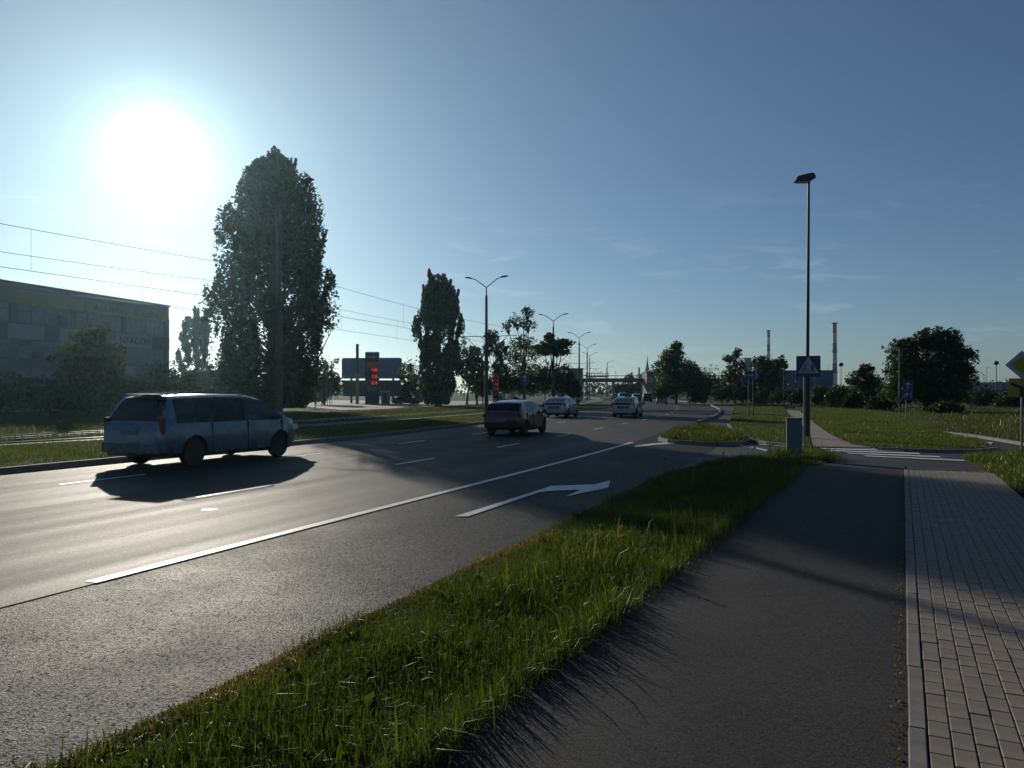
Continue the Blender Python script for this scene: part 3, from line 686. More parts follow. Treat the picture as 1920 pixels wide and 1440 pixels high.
# right side of the road
T('tall_shrubby_tree', 112, 1268, [(1262, 668, 20, 20), (1270, 652, 12, 12), (1252, 690, 22, 22), (1285, 695, 26, 24), (1300, 712, 28, 24), (1262, 720, 34, 26), (1310, 728, 26, 20), (1240, 735, 16, 14)],
  'tall leafy tree at the outer side of the road bend', leaf=.28, mat_='leaf', seed=80, per=3000, trunk_r=.2, clump=.26, ragged=.5)
T('ragged_tree', 120, 1378, [(1382, 662, 8, 12), (1368, 672, 14, 8), (1378, 690, 20, 14), (1365, 706, 18, 12), (1388, 712, 18, 16), (1378, 735, 26, 18)], 'ragged thin-topped tree behind the round blue sign', leaf=.34, mat_='leaf', seed=81, per=1100, trunk_r=.16, ragged=.8)
T('round_tree', 125, 1436, [(1432, 682, 22, 16), (1462, 684, 14, 14), (1442, 700, 34, 20), (1420, 715, 24, 22), (1450, 725, 30, 16)], 'round tree in front of the thinner striped chimney', leaf=.36, mat_='leaf', seed=82, per=2200, trunk_r=.2, clump=.22, ragged=.5)
T('pointed_tree', 88, 1625, [(1622, 695, 14, 14), (1612, 712, 22, 18), (1638, 718, 18, 18), (1622, 740, 34, 22), (1655, 745, 22, 18)], 'pointed young tree between the thick chimney and the huge round tree', leaf=.24, mat_='leaf', seed=83, per=2600, trunk_r=.16, clump=.22, ragged=.45)
T('huge_round_tree', 68, 1738, [(1735, 640, 30, 22), (1768, 640, 32, 24), (1700, 655, 32, 22), (1790, 670, 34, 28), (1815, 662, 10, 9), (1690, 690, 36, 30), (1745, 690, 52, 40), (1800, 705, 28, 28), (1700, 728, 44, 32), (1760, 735, 48, 32), (1812, 694, 10, 8)],
  'huge round willow-like tree standing in the rough meadow', leaf=.20, mat_='leaf', seed=84, per=6000, trunk_r=.35, clump=.2, ragged=.6)
for i, (px, py, w, h, D, lb) in enumerate([(1322, 722, 32, 32, 114, 0), (1355, 735, 24, 20, 116, 0), (1400, 735, 26, 20, 118, 0), (1470, 742, 30, 14, 105, 0), (1500, 743, 26, 13, 100, 0), (1540, 742, 26, 15, 92, 0), (1575, 745, 28, 20, 84, 1), (1600, 752, 22, 14, 80, 1),
                                       (1660, 752, 26, 18, 74, 1), (1772, 767, 34, 10, 62, 2), (1850, 748, 34, 18, 90, 2), (1895, 752, 34, 16, 84, 2), (1940, 750, 40, 20, 84, 2), (1310, 742, 22, 14, 112, 0), (1432, 745, 26, 12, 112, 0)]):
    T('shrub', D, px, [(px-w*.4, py+4, w*.62, h*.8), (px+w*.4, py+2, w*.62, h*.85), (px, py-4, w*.7, h)],
      ['dark tall shrub beside the tall leafy tree of the bend', 'dark shrub just left of the ragged thin-topped tree', 'dark shrub behind the wide blue direction sign', 'low shrub in front of the left half of the blue hall', 'low shrub behind the crossing sign post', 'low shrub before the right end of the blue hall', 'shrub at the foot of the slender ball-headed lamp', 'low shrub left of the pointed young tree', 'shrub between the pointed young tree and the huge round tree', 'low bush at the foot of the huge round tree', 'bush below the viaduct wall beside the ball-headed lamp', 'bush behind the priority diamond sign', 'bush on the meadow edge beyond the priority diamond sign', 'low shrub at the outer kerb of the bend', 'low shrub below the round tree'][i], 'shrub',
      ['thicket shrubs behind the corner lawn', 'thicket shrubs beside the huge tree', 'low meadow bushes'][lb], leaf=.22, mat_='bush', seed=100+i, per=1300, trunk_r=.08, clump=.3, ragged=.95)
for i, (px, py, w, h) in enumerate([(1178, 727, 16, 15), (1198, 728, 16, 14), (1218, 730, 16, 16), (1158, 731, 14, 12)]):
    T('shrub', 225, px, [(px-w*.3, py+3, w*.7, h*.8), (px+w*.3, py, w*.7, h)], ['ivy-green shrub under the footbridge below the far round tree', 'ivy-green shrub under the footbridge before its second pier', 'ivy-green shrub at the foot of the brown stair tower', 'ivy-green shrub beside the first footbridge pier'][i], 'shrub', 'shrubs on the bank under the footbridge', leaf=.5, mat_='bush', seed=130+i, per=700, trunk_r=.1, clump=.45)
T('far_round_tree', 300, 1180, [(1180, 708, 8, 7), (1180, 712, 12, 6)], 'small far round tree showing above the footbridge railing', leaf=.6, mat_='bush', seed=140, per=500, trunk_r=.2, clump=.5)
# a far wood closing the horizon, one mass
global_rng = np.random.default_rng(5); rng = global_rng
cs = []
for q in range(420):
    x = rng.uniform(-420, 520); y = rng.uniform(330, 420)+abs(x)*.1; h = rng.uniform(3.5, 8.5) + 2*math.sin(x*.03)
    d = unit(90)*(rng.uniform(.2, 1, 90)**.4)[:, None]; cs.append(np.array([x, y, h*.5])+d*np.array([6, 4, h*.5]))
P = np.concatenate(cs); o = leaves('far_wood', P, 1.3, M['bush'], None, rng.uniform(0, .8, len(P)))
tag(o, 'dark band of far trees along the horizon', 'woodland', kind='stuff')

# ------------------------------------------------------------------ grass
def inside(poly, pts):
    x, y = pts[:, 0], pts[:, 1]; n = len(poly); c = np.zeros(len(pts), bool)
    for i in range(n):
        x1, y1 = poly[i]; x2, y2 = poly[(i+1) % n]
        if y1 == y2: continue
        k = ((y1 > y) != (y2 > y)) & (x < (x2-x1)*(y-y1)/(y2-y1)+x1); c ^= k
    return c
def clumpn(p, s):
    x, y = p[:, 0]*s, p[:, 1]*s
    return .5+.25*(np.sin(x*1.3+1.7*np.sin(y*.9+.4))+np.sin(y*1.7+1.3*np.sin(x*1.1+2.)))*1.0
def blades(name, pts, z, h, w, m, label, seed=1, lean=.5, tone=(.1, .75), straw=.06, parent=None, cat='grass', hm=None):
    r = np.random.default_rng(seed); n = len(pts)
    cl = clumpn(pts, 2.2)*.6+clumpn(pts, .55)*.4
    H = h*(.45+.9*cl)*r.lognormal(0, .32, n)*(1 if hm is None else hm(pts)); W = w*r.uniform(.7, 1.4, n)*np.sqrt(np.maximum(H/h, .3))
    a = r.uniform(0, 2*np.pi, n); ld = r.uniform(0, 2*np.pi, n); ln = np.abs(r.normal(0, lean, n))
    b = np.stack([pts[:, 0], pts[:, 1], np.full(n, z)], 1)
    u = np.stack([np.cos(a), np.sin(a), np.zeros(n)], 1)*W[:, None]*.5
    d = np.stack([np.cos(ld), np.sin(ld), np.zeros(n)], 1)*(ln*H)[:, None]
    up = np.array([0, 0, 1.])[None]*H[:, None]
    mid = b+up*.58+d*.32; tip = b+up*np.maximum(.35, 1-.35*ln)[:, None]+d
    V = np.stack([b-u, b+u, mid+u*.75, mid-u*.75, tip], 1)
    t = np.clip(r.uniform(tone[0], tone[1], n)*.6+cl*.35, 0, .8); t[r.random(n) < straw*np.where(clumpn(pts, .9) > .72, 3.5, .7)] = 1.0
    o = np_mesh(name, V, [(0, 1, 2, 3), (3, 2, 4)], m, parent, t)
    return tag(o, label, cat, kind='stuff')
def scatter(poly, n, seed, keep=None, ymin=None):
    r = np.random.default_rng(seed); P = np.array(poly); lo_, hi = P.min(0), P.max(0)
    if ymin is not None: lo_[1] = max(lo_[1], ymin)
    out = []; tot = 0
    while tot < n:
        p = r.uniform(lo_, hi, (n*2, 2)); p = p[inside(poly, p)]
        # stay inside the camera's field with a margin
        p = p[(p[:, 1] > 1.2) & (np.abs(p[:, 0]) < p[:, 1]*.78+2.5)]
        if keep is not None: p = p[keep(p, r)]
        out.append(p); tot += len(p)
        if len(out) > 60: break
    return np.concatenate(out)[:n]
vk = lambda p, r: r.random(len(p)) < np.clip(6.5/(p[:, 1]+1.0), .12, 1)
# a bare patch of dirt by the road edge
bare = np.array(G(250, 1375))
def vkeep(p, r):
    d = np.hypot((p[:, 0]-bare[0])/.34, (p[:, 1]-bare[1])/.26)
    edge = p[:, 0]*NX+p[:, 1]*NY+3.49             # metres from the road edge: thinner there
    return vk(p, r) & (d > r.uniform(.7, 1.2, len(p))) & (r.random(len(p)) < np.clip(.25+edge*2.2, .25, 1))
vhm = lambda p: np.clip(.3+(p[:, 0]*NX+p[:, 1]*NY+3.35)*1.1, .3, 1.0)
vp = scatter(verge_poly, 125000, 1, vkeep)
blades('verge_grass', vp, .01, .105, .0065, M['grass'], 'unmown green grass on the verge between the road and the cycle path', 1, .6, straw=.025, hm=vhm)
tall = scatter(verge_poly, 3400, 2, lambda p, r: vkeep(p, r) & (clumpn(p, 1.1) > .55))
blades('tall_verge_grass', tall, .01, .19, .0065, M['grass'], 'taller grass tufts sticking out of the verge', 2, .5, (.3, .9), .08, hm=vhm)
edge_t = np.random.default_rng(9).uniform(2, 18.2, 9000); en = -2.03+np.random.default_rng(8).normal(0, .05, 9000)
ep = np.stack([PNX*en+PDX*edge_t, PNY*en+PDY*edge_t], 1); ep = ep[np.random.default_rng(6).random(9000) < np.clip(5/(ep[:, 1]), .2, 1)]
blades('overhanging_grass', ep, .04, .16, .006, M['grass'], 'long grass hanging over the edge of the cycle path', 3, .75, (.2, .8), .08)
r = np.random.default_rng(71); n = 15000; tt = r.uniform(1.5, 17.5, n); nn = -3.36+r.normal(0, .075, n)+.05*np.sin(tt*2.3)
ep2 = np.stack([NX*nn+DX*tt, NY*nn+DY*tt], 1); ep2 = ep2[(ep2[:, 1] > 2) & (r.random(n) < np.clip(6/ep2[:, 1], .2, 1))]
blades('road_edge_grass', ep2, -.004, .055, .006, M['drygrass'], 'sparse withered grass along the road edge of the verge', 21, .8, (.1, .9), .25)
nn = -3.5+np.abs(r.normal(0, .10, n)); ep3 = np.stack([NX*nn+DX*tt, NY*nn+DY*tt, np.full(n, -.002)], 1)
gr = leaves('roadside_grit', ep3, .016, M['stalk'], None, r.uniform(0, 1, n)); tag(gr, 'grit and dry bits along the edge of the road', 'grit', kind='stuff')
r = np.random.default_rng(91); wp = scatter(verge_poly, 70, 92, vkeep); wc = []
for (x, y) in wp:
    k_ = r.integers(7, 14); a = r.uniform(0, 6.28, k_); rr = r.uniform(.02, .09, k_); wc.append(np.stack([x+np.cos(a)*rr, y+np.sin(a)*rr, r.uniform(.03, .09, k_)], 1))
wc = np.concatenate(wc); wd_ = leaves('verge_weeds', wc, .075, M['leaf'], None, r.uniform(.3, 1, len(wc))); tag(wd_, 'small broad-leaved weeds scattered through the verge grass', 'weeds', kind='stuff')
far_keep = lambda p, r: r.random(len(p)) < np.clip(26/(p[:, 1]), .2, 1)
blades('corner_lawn_grass', scatter(lawnA, 52000, 11, far_keep), .06, .065, .011, M['grass'], 'mown grass on the corner lawn by the slip lane', 11, .5)
blades('wide_lawn_grass', scatter(lawnB, 98000, 12, far_keep), .06, .07, .011, M['grass'], 'green grass of the wide lawn behind the zebra crossing', 12, .5, (.1, .8), .08)
blades('meadow_grass', scatter(lawnC, 34000, 13, far_keep), .06, .19, .016, M['drygrass'], 'tall straw-coloured grass of the rough meadow', 13, .45, (.0, .7), .10)
blades('roadside_blades', scatter(right_poly, 26000, 14, lambda p, r: (p[:, 1] > 8)), .05, .15, .010, M['grass'], 'lush grass right of the footway around the diamond sign', 14, .5)
blades('island_grass', scatter(island_poly, 12000, 15), .10, .17, .015, M['drygrass'], 'overgrown yellowish grass on the traffic island', 15, .5, (.0, .6), .05)
medpoly = mp_+mq_
blades('median_grass', scatter(medpoly, 90000, 16, far_keep), .085, .075, .012, M['grass'], 'grass strip between the road and the tram tracks', 16, .5, (.15, .85), .08)
def strip(o0, o1, t0, t1, n, seed):
    r = np.random.default_rng(seed); t = r.uniform(t0, t1, n); o = r.uniform(o0, o1, n)
    return np.array([TK.at(a, b) for a, b in zip(t, o)])
t0_, t1_ = TK.find_y(14), TK.find_y(110)
blades('track_grass', strip(-1.0, 1.0, t0_, t1_, 9000, 17), -.04, .2, .03, M['grass'], 'grass growing between the two tram tracks', 17, .5)
blades('bank_grass', strip(-11, -3.7, t0_, t1_, 30000, 18), -.05, .2, .025, M['drygrass'], 'rough grass beyond the tram tracks', 18, .5)
# dry dock stalks
for i, (px, py, h) in enumerate([(1247, 912, .55), (1262, 920, .45), (1320, 905, .5), (1357, 898, .55), (1300, 915, .36), (1166, 1062, .42), (1443, 866, .45), (1460, 862, .35)]):
    gx, gy = G(px, py, .05); root = empty('dock_plant', (gx, gy, .05), 0, 'dry rust-brown dock stalk standing in the verge grass', 'weed', 'dry dock stalks in the verge')
    MB().tube([(0, 0, 0), (.01, 0, h*.5), (.03*random.uniform(-1, 1), 0, h)], [.004, .003, .002], 5).build('stem', M['stalk'], root)
    r = np.random.default_rng(200+i); n = 260; tt = r.uniform(.45, 1, n)
    leaves('seed_head', np.stack([r.normal(0, .016, n), r.normal(0, .016, n), tt*h], 1), .014, M['stalk'], root, r.uniform(0, 1, n))['kind'] = 'stuff'
# fallen leaves and grit along the kerb of the footway
r = np.random.default_rng(77); n = 900; tt = r.uniform(2.2, 19, n)**1.0; nn = -.005-np.abs(r.normal(0, .035, n))
lt = leaves('leaf_litter', np.stack([PNX*nn+PDX*tt, PNY*nn+PDY*tt, np.full(n, PZ+.006)+r.uniform(0, .01, n)], 1), .018, M['stalk'], None, r.uniform(0, 1, n)); tag(lt, 'brown leaf litter along the kerb between cycle path and footway', 'litter', kind='stuff')
# tall weeds round the cabinet and lamp post
r = np.random.default_rng(210); wq = [G(x, y) for x, y in ((1524, 853), (1540, 857), (1512, 854), (1552, 862), (1480, 866), (1468, 862))]
wpts = np.concatenate([np.array(q)+r.normal(0, .17, (260, 2)) for q in wq])
blades('tall_weeds', wpts, .0, .26, .012, M['drygrass'], 'taller tangled weeds round the cabinet and the crossing sign post', 22, .6, (.1, .9), .06, cat='weeds')

# ------------------------------------------------------------------ vehicles
def car(name, loc, rz, label, cat, p, body_mat, group=None, detail=True):
    """p: dict of side-profile key points (x forward, z up), see below"""
    root = empty(name, (loc[0], loc[1], 0), rz, label, cat, group)
    I = lambda key, x: float(np.interp(x, [q[0] for q in p[key]], [q[1] for q in p[key]]))
    xs = set(np.linspace(p['x0'], p['x1'], 30).tolist())
    for a, b in p['side']: xs |= {a, b}
    xs |= {p['shield'][0], p['shield'][1], p['back'][0], p['back'][1]}
    for q in p['top']: xs.add(q[0])
    xs = sorted(xs); keep = [xs[0]]
    important = {round(v, 4) for ab in p['side'] for v in ab} | {round(v, 4) for v in p['shield']+p['back']} | {round(q[0], 4) for q in p['top']}
    for x in xs[1:]:
        if x-keep[-1] < .035 and round(x, 4) not in important: continue
        keep.append(x)
    xs = keep
    V = []; n = 9
    for x in xs:
        hw = I('plan', x); zb = I('bottom', x); zbelt = I('belt', x); zt = max(I('top', x), zbelt+.012)
        cab = zt-zbelt
        z5 = zbelt+cab*.88; w4 = hw*.955; w5 = w4-cab*.88*p.get('tuck', .30); w6 = w5-min(.07, cab*.22)-.02
        row = [(0, zb), (hw*.86, zb), (hw*.965, zb+.10), (hw, zb+.5*(zbelt-zb)), (w4, zbelt), (w5, z5), (w6, zt-.012-.02*min(1, cab)), (w6*.5, zt-.004), (0, zt)]
        ring = [(x, y, z) for y, z in row]+[(x, -y, z) for y, z in row[-2:0:-1]]
        V += ring
    m = 16; Fc = []; mi = []
    for i in range(len(xs)-1):
        xm = (xs[i]+xs[i+1])/2
        for k in range(m):
            Fc.append((i*m+k, i*m+(k+1) % m, (i+1)*m+(k+1) % m, (i+1)*m+k))
            kk = k if k < 8 else 15-k         # band index, mirrored
            g = 0
            if kk == 4 and any(a < xm < b for a, b in p['side']): g = 1
            if kk in (6, 7) and (p['shield'][0] < xm < p['shield'][1] or p['back'][0] < xm < p['back'][1]): g = 1
            if kk == 4 and g == 0 and p['side'][0][0] < xm < p['side'][-1][1]: g = 2
            if kk in (0, 1): g = 2
            mi.append(g)
    Fc += [tuple(range(m-1, -1, -1)), tuple((len(xs)-1)*m+k for k in range(m))]; mi += [0, 0]
    me = bpy.data.meshes.new('body'); me.from_pydata(V, [], Fc); me.polygons.foreach_set('material_index', mi)
    for q in (body_mat, M['glass_dark'], M['black']): me.materials.append(q)
    bm = bmesh.new(); bm.from_mesh(me); bmesh.ops.recalc_face_normals(bm, faces=bm.faces[:]); bm.to_mesh(me); bm.free()
    body = bpy.data.objects.new('body', me); C.objects.link(body)
    r = p['r']; axles = (p['rear'], p['front']); tr = p['track']
    for ax in axles:                                  # wheel arches
        for s in (-1, 1):
            c = MB(); c.cyl((ax, s*(tr-.22), r+.02), (ax, s*(tr+.5), r+.02), r+.055, n=28)
            co = c.build('cut', M['black'])
            co.data.materials.clear()
            for q in (body_mat, M['glass_dark'], M['black']): co.data.materials.append(q)
            co.data.polygons.foreach_set('material_index', [2]*len(co.data.polygons))
            md = body.modifiers.new('b', 'BOOLEAN'); md.object = co; md.operation = 'DIFFERENCE'; md.solver = 'EXACT'
    bpy.context.view_layer.update()
    me2 = bpy.data.meshes.new_from_object(body.evaluated_get(bpy.context.evaluated_depsgraph_get()))
    for md in body.modifiers: bpy.data.objects.remove(md.object)
    bpy.data.objects.remove(body)
    # split the panes off the shell
    bm = bmesh.new(); bm.from_mesh(me2)
    gf = [f for f in bm.faces if f.material_index == 1]; seen = set(); comps = []
    for f in gf:
        if f in seen: continue
        st = [f]; comp = []; seen.add(f)
        while st:
            q = st.pop(); comp.append(q)
            for e in q.edges:
                for h in e.link_faces:
                    if h.material_index == 1 and h not in seen: seen.add(h); st.append(h)
        comps.append(comp)
    for comp in comps:
        ids = {}; vs = []; fs = []
        for f in comp:
            fs.append([ids.setdefault(v, len(ids)) for v in f.verts])
        vs = [None]*len(ids)
        for v, i in ids.items(): vs[i] = v.co.copy()
        cx = sum(v.x for v in vs)/len(vs); cy = sum(abs(v.y) for v in vs)/len(vs); sy = abs(sum(v.y for v in vs)/len(vs))
        nm = 'side_window' if sy > .3 else ('windscreen' if cx > .2 else 'rear_window')
        clear = (nm == 'side_window' and cx > p.get('clear', 9)) or nm == 'windscreen'
        g_ = MB().add(vs, fs).build(nm, M['glass_clear'] if clear else M['glass_dark'], root, 60, fix=False)
    bmesh.ops.delete(bm, geom=gf, context='FACES')
    shell = bpy.data.meshes.new('body'); bm.to_mesh(shell); bm.free()
    shell.polygons.foreach_set('use_smooth', [True]*len(shell.polygons)); shell.set_sharp_from_angle(angle=R(32))
    for q in (body_mat, M['glass_dark'], M['black']): shell.materials.append(q)
    bo = link('body', shell, root)
    # wheels
    for ax in axles:
        for s in (-1, 1):
            wd = .105
            t_ = MB().lathe([(r*.62, -wd), (r*.93, -wd), (r, -wd*.7), (r, wd*.7), (r*.93, wd), (r*.62, wd)], 28, 'y').build('wheel', M['rubber'], root, 35)
            t_.location = (ax, s*(tr-.09), r)
            rb = MB().lathe([(r*.60, -.03), (r*.62, .085), (r*.56, .07), (r*.5, .045), (.06, .055), (.001, .07)], 24, 'y')
            for k in range(5):
                a = k*2*math.pi/5; rb.box((math.cos(a)*r*.33, .066, math.sin(a)*r*.33), (r*.5, .02, .05), ry=-a)
            q = rb.build('rim', M['rim'], t_, 35)
            if s < 0: q.rotation_euler = (0, 0, math.pi)
    # lamps, plate, mirrors, bumper strip, handles
    for s in (-1, 1):
        for (cx, cy, cz, dx, dy, dz) in p['tails']:
            MB().cbox((cx, s*cy, cz), (dx, dy, dz), .02).build('tail_lamp', M['tail'], root)
        cx, cy, cz, dx, dy, dz = p['heads']
        MB().cbox((cx, s*cy, cz), (dx, dy, dz), .03).build('headlamp', M['lens'], root)
        cx, cy, cz = p['mirror']
        MB().cbox((cx, s*cy, cz), (.12, .20, .15), .035).cyl((cx+.03, s*(cy-.16), cz-.05), (cx, s*(cy-.05), cz-.03), .02).build('wing_mirror', M['black'] if p.get('dark_mirror', True) else body_mat, root)
        for hx in p['handles']:
            MB().cbox((hx, s*(I('plan', hx)*.975), I('belt', hx)-.11), (.18, .03, .028), .008).build('door_handle', body_mat, root)
        for hx in p['seams']:
            zb = I('bottom', hx)+.10; MB().box((hx, s*(I('plan', hx)*.985), (zb+I('belt', hx))/2), (.008, I('plan', hx)*.04, (I('belt', hx)-zb)*.96)).build('door_seam', M['black'], root)
    cx, cz = p['plate']
    pl = MB().box((cx, 0, cz), (.02, .52, .115)).build('number_plate', M['plate'], root)
    cx, cz, dx, dy, dz = p['bumper']
    MB().cbox((cx, 0, cz), (dx, dy, dz), .03).build('rear_bumper', p.get('bumper_mat') or body_mat, root)
    if detail:
        for s in (-1, 1):
            sx = p['seatx']-.1; MB().cbox((sx, s*.38, .62), (.5, .5, .18), .05).cbox((sx-.28, s*.38, .88), (.14, .46, .5), .05).cbox((sx-.30, s*.38, 1.20), (.08, .24, .15), .03).build('seat', M['seat'], root)
        MB().cbox((p['shield'][0]+.75, 0, .93), (.4, p['track']*1.7, .22), .05).build('dashboard', M['seat'], root)
    return root
def with_heading(o, deg): return o
VAN = dict(x0=-2.62, x1=2.52, r=.345, rear=-1.55, front=1.55, track=.94,
    top=[(-2.62, .86), (-2.56, 1.06), (-2.50, 1.12), (-2.16, 1.68), (-2.0, 1.72), (-.6, 1.755), (.45, 1.745), (.92, 1.64), (1.92, 1.10), (2.18, 1.02), (2.40, .90), (2.48, .78), (2.52, .66)],
    belt=[(-2.62, .84), (-2.5, 1.06), (1.2, 1.04), (1.92, 1.04), (2.18, .96), (2.40, .84), (2.52, .60)],
    bottom=[(-2.62, .36), (-2.45, .27), (-1.2, .22), (1.2, .20), (2.2, .22), (2.52, .34)],
    plan=[(-2.62, .84), (-2.54, .94), (-2.2, .985), (0, 1.0), (1.6, .985), (2.15, .91), (2.4, .78), (2.52, .62)],
    side=[(-2.10, -1.02), (-.96, .20), (.30, 1.58)], shield=[.94, 1.88], back=[-2.50, -2.18], tuck=.27, clear=.3,
    tails=[(-2.475, .872, 1.0, .14, .13, .40)], heads=(2.30, .74, .80, .30, .28, .16), mirror=(1.36, 1.06, 1.12), handles=[-.2, .42], seams=[.25, -1.0, 1.62],
    plate=(-2.635, .86), bumper=(-2.55, .50, .22, 1.78, .26), seatx=.45)
HATCH = dict(x0=-2.02, x1=2.06, r=.31, rear=-1.27, front=1.29, track=.80,
    top=[(-2.02, .80), (-1.97, .98), (-1.90, 1.02), (-1.56, 1.33), (-1.38, 1.39), (-.9, 1.45), (-.4, 1.475), (.0, 1.455), (.42, 1.36), (1.22, .98), (1.65, .89), (1.92, .76), (2.06, .58)],
    belt=[(-2.02, .78), (-1.88, .98), (-1.2, .94), (.9, .90), (1.22, .90), (1.65, .82), (1.92, .70), (2.06, .52)],
    bottom=[(-2.02, .32), (-1.85, .24), (-1, .19), (1, .18), (1.85, .20), (2.06, .30)],
    plan=[(-2.02, .70), (-1.95, .80), (-1.6, .86), (0, .875), (1.3, .855), (1.75, .78), (1.98, .62), (2.06, .48)],
    side=[(-1.18, -.40), (-.34, .88)], shield=[.46, 1.20], back=[-1.90, -1.57], tuck=.30, clear=-2,
    tails=[(-1.90, .74, .84, .18, .18, .16)], heads=(1.86, .60, .70, .28, .26, .13), mirror=(.86, .96, .95), handles=[-.75, .05], seams=[-.37, .92, -1.15],
    plate=(-2.03, .66), bumper=(-1.97, .45, .18, 1.5, .24), seatx=.1)
LIFT = dict(x0=-2.20, x1=2.26, r=.315, rear=-1.34, front=1.36, track=.80,
    top=[(-2.20, .84), (-2.17, 1.06), (-2.10, 1.09), (-1.45, 1.33), (-.95, 1.44), (-.6, 1.475), (-.1, 1.49), (.4, 1.44), (1.42, .98), (1.85, .87), (2.12, .72), (2.26, .52)],
    belt=[(-2.20, .82), (-2.10, 1.02), (-1.4, .98), (1.0, .90), (1.42, .90), (1.85, .80), (2.12, .66), (2.26, .48)],
    bottom=[(-2.20, .32), (-2.0, .24), (-1, .18), (1, .17), (2.0, .20), (2.26, .30)],
    plan=[(-2.20, .70), (-2.12, .80), (-1.7, .85), (0, .872), (1.4, .85), (1.9, .76), (2.18, .58), (2.26, .45)],
    side=[(-1.55, -.98), (-.92, -.12), (-.06, 1.02)], shield=[.42, 1.40], back=[-2.08, -.96], tuck=.33, clear=-2,
    tails=[(-2.09, .73, .90, .16, .16, .26)], heads=(2.05, .60, .66, .3, .26, .14), mirror=(1.0, .95, .96), handles=[-.65, .2], seams=[-.09, 1.05, -1.0],
    plate=(-2.235, .74), bumper=(-2.14, .46, .18, 1.54, .26), seatx=.25)
SUV = dict(HATCH); SUV.update(top=[(x, z*1.13) for x, z in HATCH['top']], belt=[(x, z*1.1) for x, z in HATCH['belt']])
def heading(c, t): d = c.dir(t); return math.atan2(d[1], d[0])
def place(px, D): return (X(px, D), D)
# van: fourth lane, beside the median
tv = None
vn = -15.25; vt = 15.72
vx, vy = rn(vn, vt)
van = car('minivan', (vx, vy), math.atan2(DY, DX), 'pale blue-grey minivan with roof rails driving past the median', 'van', VAN, M['car_grey'])
for s in (-1, 1):
    MB().tube([(-1.9, s*.66, 1.73), (-1.75, s*.66, 1.785), (-.2, s*.665, 1.80), (.25, s*.66, 1.785), (.4, s*.65, 1.735)], [.02, .018, .018, .018, .02], 8).build('roof_rail', M['rim'], van)
MB().cbox((-2.15, 0, 1.735), (.34, 1.15, .035), .012).build('roof_spoiler', M['car_grey'], van)
ht = ROAD.find_y(32.6); hx, hy = ROAD.at(ht, -2.3)
car('hatchback', (hx, hy), heading(ROAD, ht), 'dark red hatchback following in the middle lane', 'car', HATCH, M['car_red'])
t1_c = ROAD.find_y(53.5); x1_, y1_ = ROAD.at(t1_c, -6.55)
def lift_tail(c):
    MB().cbox((-2.185, 0, .97), (.05, 1.22, .15), .02).build('lower_rear_window', M['black'], c)
    MB().cbox((-2.215, 0, .73), (.03, .78, .18), .01).build('plate_recess', M['black'], c)
    MB().cbox((-2.20, 0, .30), (.12, 1.2, .12), .02).build('diffuser', M['black'], c)
c1 = car('liftback', (x1_, y1_), heading(ROAD, t1_c), 'silver liftback with roof sign in the lane beside the median', 'car', LIFT, M['car_silver'])
MB().cbox((-.1, 0, 1.545), (.20, .52, .11), .03).build('roof_sign', M['navy'], c1); lift_tail(c1)
t2_c = ROAD.find_y(55.0); x2_, y2_ = ROAD.at(t2_c, -2.0)
c2 = car('liftback', (x2_, y2_), heading(ROAD, t2_c), 'silver liftback with roof sign in the middle lane', 'car', LIFT, M['car_silver'])
MB().cbox((-.1, 0, 1.545), (.20, .52, .11), .03).build('roof_sign', M['navy'], c2); lift_tail(c2)
def far_car(px, D, P_, m_, lab, nm='car', rz=None):
    t = ROAD.find_y(D); return car(nm, (X(px, D), D), heading(ROAD, t) if rz is None else rz, lab, 'car', P_, m_, detail=False)
far_car(1240, 117, HATCH, M['car_silver'], 'silver hatchback far ahead in the outer lane of the bend', 'hatchback')
far_car(1213, 138, SUV, M['car_dark'], 'dark tall car far ahead in the bend beside the silver hatchback', 'estate_car')
far_car(1193, 152, HATCH, M['car_dark'], 'small dark car furthest ahead in the bend', 'hatchback')
far_car(1152, 195, HATCH, M['car_silver'], 'tiny pale car far along the road before the footbridge', 'hatchback')
far_car(1166, 178, SUV, M['car_dark'], 'tiny dark car far along the road before the footbridge', 'estate_car')
far_car(763, 112, LIFT, M['car_dark'], 'dark parked liftback beside the kiosk at the filling station', 'liftback', R(165))
far_car(955, 98, HATCH, M['car_dark'], 'dark car parked under the open trees beyond the tracks', 'hatchback', R(20))
far_car(1068, 128, HATCH, M['car_silver'], 'pale car parked beside the dark bridge tower', 'hatchback', R(185))

